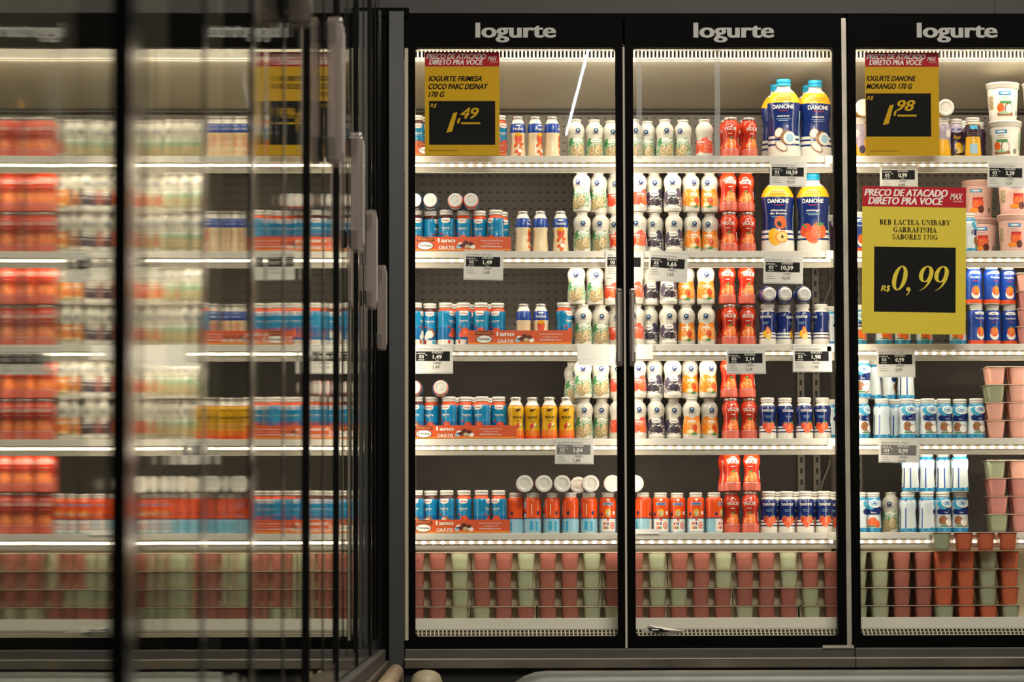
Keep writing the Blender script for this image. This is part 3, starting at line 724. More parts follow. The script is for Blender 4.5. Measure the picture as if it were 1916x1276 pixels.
def finish_labels():
    for (key, shelf, door, tier), lst in pending.items():
        lst.sort(key=lambda a: a[0])
        for i, (x, t) in enumerate(lst):
            w = LOOK[key][0]
            o = '' if len(lst) == 1 else f', {ORD[i]} from left'
            tr = f' in {tier}' if tier else ''
            t['label'] = f'{w}{o}{tr}, {SHN[shelf]}, {DOORN[door]}'
def hz(key): return PROTO[key]['H']

# ---- top shelf
row('blue_brown', 1, 1, [779, 794], rots=[.2, -.1]); row('blue_orange', 1, 1, [934], rots=[.6])
row('cream', 1, 1, [969, 1001.5, 1033], rots=[.05, .7, 1.5])
row('oat', 1, 1, [1077, 1112, 1143], dy=.05, rots=[.25, .15, .2]); row('oat', 1, 2, [1186, 1211, 1244, 1278], dy=.05, rots=[.2, -.2, .15, -.4])
row('berry', 1, 2, [1318], dy=.05, rots=[2.6])
row('red', 1, 2, [1367, 1401], rots=[-.1, .35]); row('red', 1, 2, [1360, 1395], 'rear row', dy=.07)
row('big_coco', 1, 2, [1467, 1526], rots=[-.15, .2]); row('big_coco', 1, 2, [1455, 1515], 'rear row', dy=.12, rots=[0, 0])
row('lilac', 1, 3, [1607, 1763], rots=[-.3, .9]); row('acai', 1, 3, [1787, 1820], rots=[.1, 3.1])
row('acai', 1, 3, [1803, 1829], 'rear row', dy=.07, rots=[1, 2])
row('tub_coco', 1, 3, [1881, 1948], 'lower tier', rots=[-.45, 0], dy=.02); row('tub_coco', 1, 3, [1877, 1944], 'upper tier', z=SHZ[1] + 73 * S, rots=[.0, .1], dy=.02)
row('lilac', 1, 3, [1612], 'lying row', z=SHZ[1] + hz('lilac') + .001, lie=-1, dy=.02); row('acai', 1, 3, [1765], 'lying row', z=SHZ[1] + hz('lilac') + .001, lie=-1, dy=.02)
# ---- second shelf
row('blue_brown', 2, 1, [777, 805, 835], rots=[.3, 1.1, -.1]); row('blue_orange', 2, 1, [866, 897, 928], rots=[-.1, -.15, -.9])
row('blue_orange', 2, 1, [938], 'rear row', dy=.06, rots=[.4])
zt = SHZ[2] + hz('blue_orange')
row('blue_brown', 2, 1, [776, 806], 'lying row', z=zt, lie=1); row('blue_orange', 2, 1, [854, 881], 'lying row', z=zt, lie=1)
row('cream', 2, 1, [978.5, 1011, 1049], rots=[1.2, 1.9, 0])
row('oat', 2, 1, [1089, 1124], 'lower tier', rots=[.1, -.15]); row('oat', 2, 1, [1089, 1120], 'upper tier', z=SHZ[2] + hz('oat'), rots=[-.5, -.2])
row('berry', 2, 1, [1153], 'lower tier'); row('berry', 2, 1, [1151], 'upper tier', z=SHZ[2] + hz('oat'))
for tier, z, xs in (('lower tier', None, (1194, 1225, 1261, 1295, 1328, 1364.5, 1398)), ('upper tier', SHZ[2] + hz('oat'), (1194, 1224, 1259, 1293, 1328, 1363, 1396))):
    for k, x in zip(('berry', 'plum', 'plum', 'peach', 'peach', 'red', 'red'), xs): row(k, 2, 2, [x], tier, z)
row('red', 2, 2, [1356, 1390], 'rear upper tier', z=SHZ[2] + hz('oat'), dy=.07); row('red', 2, 2, [1357, 1391], 'rear lower tier', dy=.07)
row('big_mix', 2, 2, [1455], rots=[0]); row('big_straw', 2, 2, [1522], rots=[-.12])
row('acai', 2, 2, [1549], dy=.08, rots=[1.2])
row('very', 2, 3, [1604], rots=[.4]); row('coconut', 2, 3, [1812], dy=.03, rots=[1.4])
row('tub_pink', 2, 3, [1897], 'lower tier', rots=[-.1]); row('tub_pink', 2, 3, [1898], 'upper tier', z=SHZ[2] + 73 * S, rots=[.05])
row('tub_pink', 2, 3, [1837], 'rear lower tier', rots=[-.2], dy=.12); row('tub_pink', 2, 3, [1831], 'rear upper tier', z=SHZ[2] + 73 * S, rots=[-.3], dy=.12)
# ---- third shelf
row('blue_brown', 3, 1, [777, 804], rots=[1.3, .02]); row('blue_orange', 3, 1, [834, 867, 900, 931, 1055], rots=[1.0, .05, -.2, -.35, .8])
row('blue_orange', 3, 1, [846, 876, 921], 'rear row', dy=.06)
row('cream', 3, 1, [980, 1012], rots=[1.8, .0])
row('oat', 3, 1, [1091, 1123], 'lower tier', rots=[.0, .15]); row('oat', 3, 1, [1079, 1113], 'upper tier', z=SHZ[3] + hz('oat'), rots=[-.1, .15])
row('oat', 3, 1, [1072], 'rear row', dy=.07)
row('berry', 3, 1, [1152], 'lower tier'); row('berry', 3, 1, [1146], 'upper tier', z=SHZ[3] + hz('oat'))
for tier, z, xs in (('lower tier', None, (1190, 1216, 1250, 1284, 1322, 1364.5, 1399)), ('upper tier', SHZ[3] + hz('oat'), (1188, 1217, 1251, 1284, 1321, 1361, 1397))):
    for k, x in zip(('berry', 'plum', 'plum', 'peach', 'peach', 'red', 'red'), xs): row(k, 3, 2, [x], tier, z)
row('red', 3, 2, [1356, 1391], 'rear lower tier', dy=.07)
row('navy_banana', 3, 2, [1436, 1467, 1502, 1536], rots=[-.35, .9, -.25, 1.9])
row('navy_foil', 3, 2, [1434, 1468, 1502], 'lying row', z=SHZ[3] + hz('navy_banana'), lie=1)
row('coconut', 3, 2, [1554], dy=.05, rots=[1.4])
row('apricot', 3, 3, [1606, 1654, 1689, 1729, 1792], rots=[.2, .2, -.2, .1, -.2])
row('very', 3, 3, [1826, 1857, 1889], 'lower tier', rots=[.45, .05, 0]); row('very', 3, 3, [1823, 1856, 1886], 'upper tier', z=SHZ[3] + hz('very'), rots=[.05, .4, .1])
# ---- fourth shelf
row('blue_brown', 4, 1, [779], rots=[-.2]); row('blue_orange', 4, 1, [807, 840, 871, 902, 933], rots=[-.3, -.5, .2, -.6, .05])
row('blue_orange', 4, 1, [855, 889, 918], 'rear row', dy=.06)
zt = SHZ[4] + hz('blue_orange')
row('blue_orange', 4, 1, [777, 824], 'lying row', z=zt, lie=1)
row('yellow', 4, 1, [965, 996, 1028, 1060], rots=[.3, 0, .05, -.1])
row('oat', 4, 1, [1093, 1126], 'lower tier', rots=[0, -.05]); row('oat', 4, 1, [1091, 1124], 'upper tier', z=SHZ[4] + hz('oat'), rots=[0, .05]); row('oat', 4, 1, [1072], 'rear row', dy=.1, z=SHZ[4] + hz('oat') * .92)
row('oat', 4, 1, [1074], 'rear lower row', dy=.1)
row('berry', 4, 1, [1157], 'lower tier'); row('berry', 4, 1, [1157], 'upper tier', z=SHZ[4] + hz('oat'))
for tier, z, xs in (('lower tier', None, (1193, 1227, 1260, 1294, 1327, 1367, 1401)), ('upper tier', SHZ[4] + hz('oat'), (1193, 1225, 1259, 1291, 1325, 1364, 1398))):
    for k, x in zip(('berry', 'plum', 'plum', 'peach', 'peach', 'red', 'red'), xs): row(k, 4, 2, [x], tier, z)
row('navy_straw', 4, 2, [1436, 1469, 1505, 1539], rots=[.0, .35, .2, -.3])
row('coconut', 4, 2, [1554], dy=.05, rots=[1.4])
row('coconut', 4, 3, [1612, 1650, 1698, 1736, 1766, 1796, 1827], rots=[.7, 2.2, .25, .35, .3, -.05, .3])
row('coconut', 4, 3, [1676, 1717, 1752], 'rear row', dy=.06, rots=[2.2, 1.8, 1.8])
row('coconut', 4, 3, [1614], 'upper tier', z=SHZ[4] + hz('coconut'), rots=[0]); row('coconut', 4, 3, [1634, 1662, 1696], 'rear upper tier', z=SHZ[4] + hz('coconut'), dy=.06, rots=[2, 1.5, 2.6])
# ---- lowest shelf
row('blue_brown', 5, 1, [779, 806, 836], rots=[-.3, -.45, -.35]); row('blue_orange', 5, 1, [868, 901, 933], rots=[-.1, 1.1, -.5])
row('orange', 5, 1, [965, 997, 1032, 1067, 1102, 1137], rots=[1.9, 3.0, 3.0, 2.1, 2.8, 0])
zt = SHZ[5] + hz('orange') + .0005
row('orange', 5, 1, [981, 1017, 1051, 1104, 1144], 'lying row', z=zt, lie=-1); row('orange', 5, 1, [1081], 'rear lying row', z=zt, lie=-1, dy=.15)
row('orange', 5, 2, [1187], 'lying row', z=zt, lie=-1)
row('orange', 5, 2, [1203, 1236, 1267, 1302, 1336], rots=[1.7, 0, .05, 0, 1.0])
for tier, z, xs in (('lower tier', None, (1369, 1404)), ('upper tier', SHZ[5] + hz('red'), (1370, 1407))): row('red', 5, 2, xs, tier, z, rots=[.1, -.2])
row('red', 5, 2, [1360], 'rear upper tier', z=SHZ[5] + hz('red'), dy=.07)
row('navy_straw', 5, 2, [1438, 1472, 1507, 1542], rots=[0, 0, 0, 0]); row('navy_straw', 5, 2, [1454, 1489, 1524, 1555], 'rear row', dy=.06)
row('apricot', 5, 3, [1607, 1633], rots=[1.6, 0]); row('oat', 5, 3, [1667], dy=.12)
row('coconut', 5, 3, [1699, 1734, 1764, 1796], 'lower tier', rots=[2.2, 1.9, .3, .05]); row('coconut', 5, 3, [1704, 1734, 1766, 1797], 'upper tier', z=SHZ[5] + hz('coconut'), rots=[2.5, 2.4, 2.6, 2.3])
finish_labels()

# ------------------------------------------------------------------ trays of joined cups
CW, CH = 41 * S, 33.6 * S
def cup_mesh(m):
    b = MB(); R = CW * .415
    b.lathe([(R * .7, 0), (R * .76, .0015), (R * .81, CH * .2), (R * .97, CH * .86), (R * .985, CH * .955), (R * 1.0, CH * .96)], m, 24, 1, sq=4.5)
    return b.mesh('cup')
CUPM = {'p': cup_mesh(cup_pink), 'w': cup_mesh(cup_pale), 'o': cup_mesh(cup_pink_lit), 'k': cup_mesh(cup_blush), 'r': cup_mesh(cup_rose)}
CUPL = {'p': 'pink cup', 'w': 'pale green-white cup', 'o': 'pink cup tinted coral for LED light', 'k': 'blush pink cup', 'r': 'rose pink cup'}
LIDM = {}
def lid_mesh(n, d=2):
    if (n, d) not in LIDM:
        b = MB(); x0 = -CW * .48; x1 = CW * (n - .52)
        b.box(x0, x1, -CW * .46, CW * (d - .52), CH * .955, CH * .985, lid_film, .0006)
        for i in range(1, n): b.box(CW * (i - .5) - .0008, CW * (i - .5) + .0008, -CW * .465, CW * (d - .52), CH * .958, CH * .991, mat('lid_score', '#8a7d6c', .5))
        LIDM[(n, d)] = b.mesh('lid')
    return LIDM[(n, d)]
def pack(cols, x, Y, z, label, group, depth=2, ypx=1090, rot=0, insert=False):
    t = thing('yogurt_cup_tray', label, 'yogurt cups', (PX(x, Y, ypx), Y, z + .0008), (0, 0, rot), group)
    for i, c in enumerate(cols):
        for j in range(depth):
            link('cup', CUPM[c], t, (i * CW, j * CW, 0), CUPL[c])
    link('lid', lid_mesh(len(cols), depth), t)
    if insert:
        b = MB(); b.box(-CW * .49, CW * (len(cols) - .51), CW * .485, CW * .515, .001, CH * .95, filler); link('gap_filler', b.mesh('gap_filler'), t, label='beige cardboard added for the lit gaps between cups')  # added pale panel standing in for the lit gaps between cups
DECK = PZ(1168, YL)
layers = ['top layer', 'second layer', 'third layer', 'bottom layer']
cols0 = ['ppwppwppwppwppwppwpp', 'ppwppwppwppwppwppwpp', 'ppwppwppwppwwpppwwpp'.replace('wwpppwwpp', 'pwppppwpp'), 'ppwwppppwwppppwppwpp']
cols0 = ['ppwppwppwppwppwppwpp', 'ppwppwppwppwppwppwpp', 'ppwppwppwppwwpppppwpp'[:20], 'ppwwppppwwpppppwppwpp'[:20]]
NAMES = {'ppw': 'two pink cups and one pale cup', 'pp': 'two pink cups', 'pww': 'one pink and two pale cups', 'wpp': 'one pale and two pink cups', 'ppp': 'three pink cups', 'wwp': 'two pale and one pink cup', 'pwp': 'pale cup between pink ones', 'wpw': 'pink cup between pale ones', 'pwpp': 'pale among pink cups'}
for L in range(4):
    z = DECK + (3 - L) * CH
    cs = cols0[L]
    for k in range(0, 20, 3):
        c = cs[k:k + 3]; n = k // 3
        side = 'left door' if n < 3 else ('behind the door handles' if n == 3 else 'middle door')
        which = ORD[n]
        pack(c, 778.5 + 41 * k + random.uniform(-1.5, 1.5), YL + .05 + CW * .42 + random.uniform(0, .004), z, f'tray of pink and pale cups, {which} from left, {layers[L]} on the cooler floor', 'trays of cups on the cooler floor', insert=True)
# right door
for L in range(4):
    z = DECK + (3 - L) * CH
    pack('wwpp', 1605, YL + .07 + CW * .42, z, f'tray of pale and pink cups, {layers[L]} beside coral-lit stack, right door floor', 'trays of cups on the cooler floor')
rc = ['wooo', 'oowo', 'oowo', 'oowo', 'woow']
ln = ['topmost layer', 'second layer', 'third layer', 'fourth layer', 'bottom layer']
for L in range(5):
    z = DECK + (4 - L) * CH + .001
    pack(rc[L], 1766 + (-4 if L == 0 else random.uniform(-1, 2)), YL + .012 + CW * .42 if L else YL - .006 - CW * .5, z, f'tray of coral-lit cups, {ln[L]} of the tall stack, right door floor', 'coral-lit cup trays in the right stack', depth=2 if L else 1)
for sh, pat in ((3, ['pp', 'pp', 'pp', 'pp']), (4, ['pp', 'wp', 'pp', 'pp']), (5, ['wp', 'pp', 'pp', 'wp'])):
    for L in range(4):
        cs = pat[L].replace('p', 'k' if sh == 4 or L < 1 else 'r')
        x = {3: 1922, 4: 1862, 5: 1866}[sh]
        pack(cs, x + random.uniform(-2, 2), YL + .03 + CW * .42, SHZ[sh] + .001 + (3 - L) * CH, f'tray of joined cups, {layers[L]} of the stack, {SHN[sh]}, right door', 'cup trays stacked on the right shelves', ypx=SHY[sh] - 60)

# ------------------------------------------------------------------ the front coolers
frame_black = mat('black_frame_paint', '#040403', .6, .04)
frame_edge = mat('frame_gasket', '#1a1917', .5)
liner = mat('cream_liner', '#b9b2a0', .5, noise=.05, nscale=6)
lip_white = mat('white_shelf_enamel', '#dcd7ca', .4, noise=.04, nscale=8)
shelf_grey = mat('shelf_underside', '#b5ae9f', .5)
dark_panel = mat('dark_back_panel', '#4b453e', .55, noise=.12, nscale=14)
perf = perforated('perforated_back_panel', '#716a5f', 15.6 * S * 1.035, 15.6 * S * 1.035, .0054, .0018)
steel = mat('brushed_steel', '#a89f90', .4, metal=.2, noise=.15, nscale=12)
led = mat('warm_led', '#fff0da', .5, emit=14)
led_tape = mat('led_tape', '#fff3e2', .5, emit=.22)
front_glass = glass_mat('door_glass', .0, .035, .9, 4.0, (.96, .97, .955))
handle_clear = mat('clear_acrylic_handle', '#8f827b', .12, .6, alpha=.38, coat=.9)
handle_dark = mat('dark_handle_mount', '#1c1b1a', .35)
sign_grey = mat('grey_vinyl_letters', '#a9a7a1', .5)

def extrude_frame(b, xo0, xo1, zo0, zo1, xi0, xi1, zi0, zi1, y0, y1, m, rc=.012):
    """rectangular frame ring with rounded inner corners"""
    n = 4; inner = []
    for cx, cz, a in ((xi1 - rc, zi1 - rc, 0), (xi0 + rc, zi1 - rc, 90), (xi0 + rc, zi0 + rc, 180), (xi1 - rc, zi0 + rc, 270)):
        inner += [(cx + rc * math.cos(math.radians(a + 90 * i / n)), cz + rc * math.sin(math.radians(a + 90 * i / n))) for i in range(n + 1)]
    outer = [(xo1, zo1), (xo0, zo1), (xo0, zo0), (xo1, zo0)]
    N = len(inner); vs = []
    for y in (y0, y1): vs += [(x, y, z) for x, z in outer] + [(x, y, z) for x, z in inner]
    fs = []; M = 4 + N
    for k in range(4):
        s = k * (n + 1)
        for i in range(n): fs.append((k, 4 + s + i + 1, 4 + s + i)); fs.append((M + k, M + 4 + s + i, M + 4 + s + i + 1))
        e = 4 + s + n; nx = 4 + (s + n + 1) % N; k2 = (k + 1) % 4
        fs.append((k, k2, nx, e)); fs.append((M + k2, M + k, M + e, M + nx))
        fs.append((k2, k, M + k, M + k2))
    for i in range(N):
        a, c = 4 + i, 4 + (i + 1) % N; fs.append((a, c, M + c, M + a))
    b.add(vs, fs, m)

def handle_mesh(flip=1, L=.255, name='handle'):
    """long clear pull bar on two dark mounts, standing off toward the viewer (-Y)"""
    b = MB()
    b.box(-.012, .012, -.052, -.004, -L / 2, L / 2, handle_clear, .006)
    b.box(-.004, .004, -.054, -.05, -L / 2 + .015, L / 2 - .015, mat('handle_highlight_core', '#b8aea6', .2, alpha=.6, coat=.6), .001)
    for s in (-1, 1): b.box(-.009, .009, -.02, 0, s * (L / 2 - .03) - .018, s * (L / 2 - .03) + .018, handle_dark, .003)
    return b.mesh(name)
HANDLE = handle_mesh()
TOPY, GTOP, GBOT, BOTY = 28, 88, 1190, 1211
def front_door(par, xa, xb, ga, gb, textx, hx):
    b = MB(); z1, z0 = PZ(TOPY, YF), PZ(BOTY, YF)
    extrude_frame(b, PX(xa, YF), PX(xb, YF), z0, z1, PX(ga, YF), PX(gb, YF), PZ(GBOT, YF), PZ(GTOP, YF), YF, YF + .045, frame_black)
    b.box(PX(ga - 3, YF), PX(ga - 1, YF), YF + .046, YF + .052, PZ(GBOT, YF), PZ(GTOP, YF), frame_edge)
    d = link('door', b.mesh('door'), par)
    g = MB(); x0, x1, a0, a1 = PX(ga - 2, YG), PX(gb + 2, YG), PZ(GBOT + 2, YG), PZ(GTOP - 2, YG)
    g.add([(x0, YG, a0), (x1, YG, a0), (x1, YG, a1), (x0, YG, a1)], [(0, 1, 2, 3)], front_glass)
    link('glass_pane', g.mesh('glass_pane'), d, label='clear glass pane')
    t = MB(); c = Canvas(t, lambda u, v, e: (u, YF - e, v), .0008)
    h = PZ(43, YF) - PZ(70, YF)
    c.text('Iogurte', PX(textx, YF, 60), PZ(70, YF, textx), h, sign_grey, 1, .045, 0, 'c', PX(textx + 74, YF, 60) - PX(textx - 74, YF, 60))
    link('header_lettering', t.mesh('header_lettering'), d, label='grey printed word on the black header')
    if hx: link('handle', HANDLE, d, (PX(hx, YF, 614), YF, PZ(614, YF)), label='clear pull handle')
    return d

def cooler(label, xa, xb, lips, left_end, right_end):
    t = thing('display_cooler', label, 'refrigerator', (PX((xa + xb) / 2, 11.8), 11.8, 0))
    t.location = (0, 0, 0)
    X0, X1 = PX(xa, YF), PX(xb, YF); a0, a1 = PX(lips[0], YL), PX(lips[1], YL)
    # back wall: punched upper panel, plain dark lower panel
    b = MB(); zt, zm, zb = PZ(205, YB), PZ(662, YB), PZ(1200, YB)
    b.box(X0, X1, YB, YB + .02, zm, zt, perf); link('perforated_panel', b.mesh('perforated_panel'), t)
    b = MB(); b.box(X0, X1, YB, YB + .02, zb, zm, dark_panel); b.box(X0, X1, YB - .003, YB, zm - .012, zm, mat('panel_seam', '#3a3631', .6))
    link('plain_back_panel', b.mesh('plain_back_panel'), t)
    b = MB(); b.box(X0 + .03, X1 - .03, YL + .24, YL + .245, DECK, SHZ[5] - .012, filler); link('rear_gap_panel', b.mesh('rear_gap_panel'), t, label='beige panel added to brighten the gap behind the cups')  # added pale panel, set forward so the band behind the cups looks lit
    # rear uprights
    b = MB(); U = [lips[0] + 6, lips[1] - 65, lips[1] - 36] if right_end else [lips[0] + 4]
    for ux in U:
        x = PX(ux, YB - .02); b.box(x - .012, x + .012, YB - .03, YB, zb, zt, mat('upright_steel', '#827b6f', .4, metal=.3))
        for k in range(46):
            z = zb + .04 + k * .038
            if z < zt - .03: b.box(x - .004, x + .004, YB - .0312, YB - .03, z, z + .018, ink_black)
    link('rear_upright', b.mesh('rear_upright'), t)
    # canopy: cove above the top shelf
    b = MB(); n = 12; pts = []
    y0c, y1c = YL + .02, YB - .01; z0c, z1c = PZ(112, y0c), PZ(205, y1c)
    for i in range(n + 1):
        q = i / n; pts.append((y0c + (y1c - y0c) * q, z0c + (z1c - z0c) * (q ** 1.6)))
    vs = [(x, y, z) for y, z in pts for x in (X0, X1)]
    b.add(vs, [(2 * i, 2 * i + 2, 2 * i + 3, 2 * i + 1) for i in range(n)], liner, True)
    b.box(X0, X1, y1c - .012, y1c, z1c - .012, z1c - .004, mat('cove_shadow_line', '#4d483f', .6))  # dark strip painted as the shadow line at the back of the cove
    link('canopy', b.mesh('canopy'), t, label='cream cove under the cooler roof')
    # air outlet honeycomb
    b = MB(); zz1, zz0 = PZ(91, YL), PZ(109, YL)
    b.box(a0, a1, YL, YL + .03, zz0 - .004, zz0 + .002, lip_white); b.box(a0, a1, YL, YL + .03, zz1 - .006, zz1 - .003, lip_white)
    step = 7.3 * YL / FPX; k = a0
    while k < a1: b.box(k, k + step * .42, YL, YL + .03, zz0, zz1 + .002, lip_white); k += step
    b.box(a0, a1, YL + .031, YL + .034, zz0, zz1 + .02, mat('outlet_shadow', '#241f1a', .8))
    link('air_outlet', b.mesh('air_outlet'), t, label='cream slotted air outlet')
    # side walls, roof, floor and plinth
    b = MB(); zb2, zt2 = PZ(1200, YL), PZ(20, YF)
    b.box(PX(xa, YF) , PX(xa, YF) + .005, YF + .05, YB + .02, zb2, zt2, liner); b.box(PX(xb, YF) - .005, PX(xb, YF), YF + .05, YB + .02, zb2, zt2, liner)
    link('side_wall', b.mesh('side_wall'), t)
    b = MB(); b.box(PX(xa, YF), PX(xb, YF), YF + .05, YB + .06, zt2 - .03, zt2, frame_black); b.box(PX(xa, YF), PX(xb, YF), YB + .02, YB + .06, .0, zt2 - .03, frame_black)
    link('outer_casing', b.mesh('outer_casing'), t)
    b = MB(); b.box(PX(xa, YF) + .012, PX(xb, YF) - .012, YL, YB, DECK - .012, DECK, lip_white)
    b.box(PX(xa, YF) + .012, PX(xb, YF) - .012, YL - .004, YL + .004, PZ(1177, YL), PZ(1156, YL), lip_white, .001)
    link('floor_tray', b.mesh('floor_tray'), t, label='white front lip of the cooler floor')
    b = MB(); g0, g1 = (YL - .012, PZ(1178, YL)), (YF + .06, PZ(1194, YF + .06)); x = a0; st = 7.6 * YL / FPX
    gm = mat('return_grille_plastic', '#c3bba6', .45)
    while x < a1:
        b.add([(x, g0[0], g0[1]), (x + st * .3, g0[0], g0[1]), (x + st * .3, g1[0], g1[1]), (x, g1[0], g1[1])], [(0, 1, 2, 3)], gm); x += st
    for q in (0, .35, .7, 1):
        y, z = g0[0] + (g1[0] - g0[0]) * q, g0[1] + (g1[1] - g0[1]) * q
        b.box(a0, a1, y - .002, y + .002, z - .0012, z + .0012, gm)
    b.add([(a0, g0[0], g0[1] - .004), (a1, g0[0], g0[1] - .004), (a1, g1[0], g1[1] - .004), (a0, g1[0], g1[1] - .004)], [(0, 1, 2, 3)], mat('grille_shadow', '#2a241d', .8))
    link('return_grille', b.mesh('return_grille'), t, label='cream return air grille')
    # shelves
    for k in range(1, 6):
        z = SHZ[k]; px = S * .995
        b = MB()
        b.box(a0, a1, YL + .004, YB - .002, z - .006, z - .0005, shelf_grey)
        sh = link('shelf', b.mesh('shelf'), t)
        b = MB(); b.box(a0, a1, YL, YL + .012, z - 12 * px, z, lip_white, .0015)
        b.box(a0, a1, YL + .02, YL + .034, z - 27 * px, z - 12 * px, shelf_grey)
        b.box(a0, a1, YL + .013, YL + .04, z - 30 * px, z - 27.2 * px, shelf_grey)
        link('front_rail', b.mesh('front_rail'), sh, label='white price rail')
        b = MB(); b.box(a0 + .01, a1 - .01, YL + .014, YL + .019, z - 20 * px, z - 14 * px, led_tape)
        n = int((a1 - a0) / (17.6 * px))
        for i in range(n):
            x = a0 + (i + .5) * (a1 - a0) / n
            b.box(x - .0042, x + .0042, YL + .0115, YL + .0139, z - 19.5 * px, z - 15 * px, led, .001)
        link('led_strip', b.mesh('led_strip'), sh, label='row of glowing warm white diodes')
        ec = MB()
        for x in ([a1 - .008] if right_end else []): ec.box(x - .02, x + .006, YL - .004, YL + .03, z - 15 * px, z + .001, lip_white, .002)
        if right_end: link('end_cap', ec.mesh('end_cap'), sh)
    return t

SHELL = []
c1 = cooler('black-framed glass cooler with two doors, full of yogurt bottles', 751, 1592.2, (766, 1562), True, True)
c2 = cooler('black-framed glass cooler at the picture edge, behind two yellow signs', 1592.6, 2013, (1600, 2004), False, False)
front_door(c1, 757, 1167.5, 777, 1154.5, 965, 1157)
front_door(c1, 1172, 1579, 1187, 1564, 1373, 1183)
front_door(c2, 1592, 2008, 1606, 1992, 1791, None)
# light weather strips showing between the door frames
def strip(par, x0, x1, m, y0=YF + .02, y1=YF + .045, ya=92, yb=1212, name='weather_strip', label=None):
    b = MB(); b.pxbox(x0, x1, ya, yb, y0, y1, m); link(name, b.mesh(name), par, label=label)
strip(c1, 1168, 1171.5, mat('glowing_gasket', '#cfc3ae', .5, emit=.25), ya=88)  # emission put in to imitate interior light through the door gap
strip(c1, 757.5, 764, mat('pale_side_gasket', '#a99f8c', .5), YF - .012, YF - .002, 90, 1198)
strip(c1, 1579.5, 1588, steel, YF + .01, YF + .045, 34, 1210, 'centre_post', 'worn steel post between the coolers')
# cable at the right of the two-door cooler
b = MB()
for (xx, ya, yb) in ((1552, 500, 600), (1550, 838, 930), (1546, 1035, 1120)):
    pts = [P(xx + 4 * math.sin(i * .5) - 14 * (i / 12) ** 2, ya + (yb - ya) * i / 12, YB - .09) for i in range(13)]
    b.tube(pts, .004, mat('grey_cable', '#8f8a80', .5), 8)
link('cable', b.mesh('cable'), c1, label='grey cable hanging inside the corner')
# plinth
b = MB()
hinge = MB(); hinge.box(PX(1532, YF), PX(1590, YF), YF - .036, YF - .031, PZ(1214, YF - .03), PZ(1208, YF - .03), steel)
link('hinge_plate', hinge.mesh('hinge_plate'), c1)
for cc, pa, pb_ in ((c1, 757, 1592), (c2, 1592.6, 2013)):
    b = MB(); xa, xb = PX(pa, YF), PX(pb_, YF)
    b.box(xa, xb, YF - .03, YF + .049, PZ(1232, YF - .03), PZ(1213, YF - .03), mat('dark_sill', '#3e3c38', .5, noise=.15, nscale=8), .004)
    b.box(xa, xb, YF - .05, YF + .049, PZ(1250, YF - .05), PZ(1233, YF - .05), mat('worn_metal_strip', '#5a5246', .5, metal=.4, noise=.4, nscale=5), .003)
    b.box(xa, xb, YF - .052, YF - .03, PZ(1233.5, YF - .05), PZ(1231, YF - .05), mat('bright_edge', '#a8a294', .35))
    b.box(xa, xb, YF, YB + .06, 0, PZ(1250, YF), mat('kick_plate', '#1d1b19', .6))
    link('plinth', b.mesh('plinth'), cc, label='grey metal sill under the doors')
# end post at the corner of the two runs
b = MB(); b.pxbox(727, 756, 20, 1300, YF - .03, YF + .06, mat('slate_post_paint', '#2b2d2c', .45, noise=.05, nscale=10), .003)
b.pxbox(703, 727, 16, 1300, YF - .01, YF + .06, frame_black, .003)
b.pxbox(703, 765, 14, 30, YF - .02, YF + .06, frame_black, .003)
link('end_post', b.mesh('end_post'), c1, label='slate grey corner post')

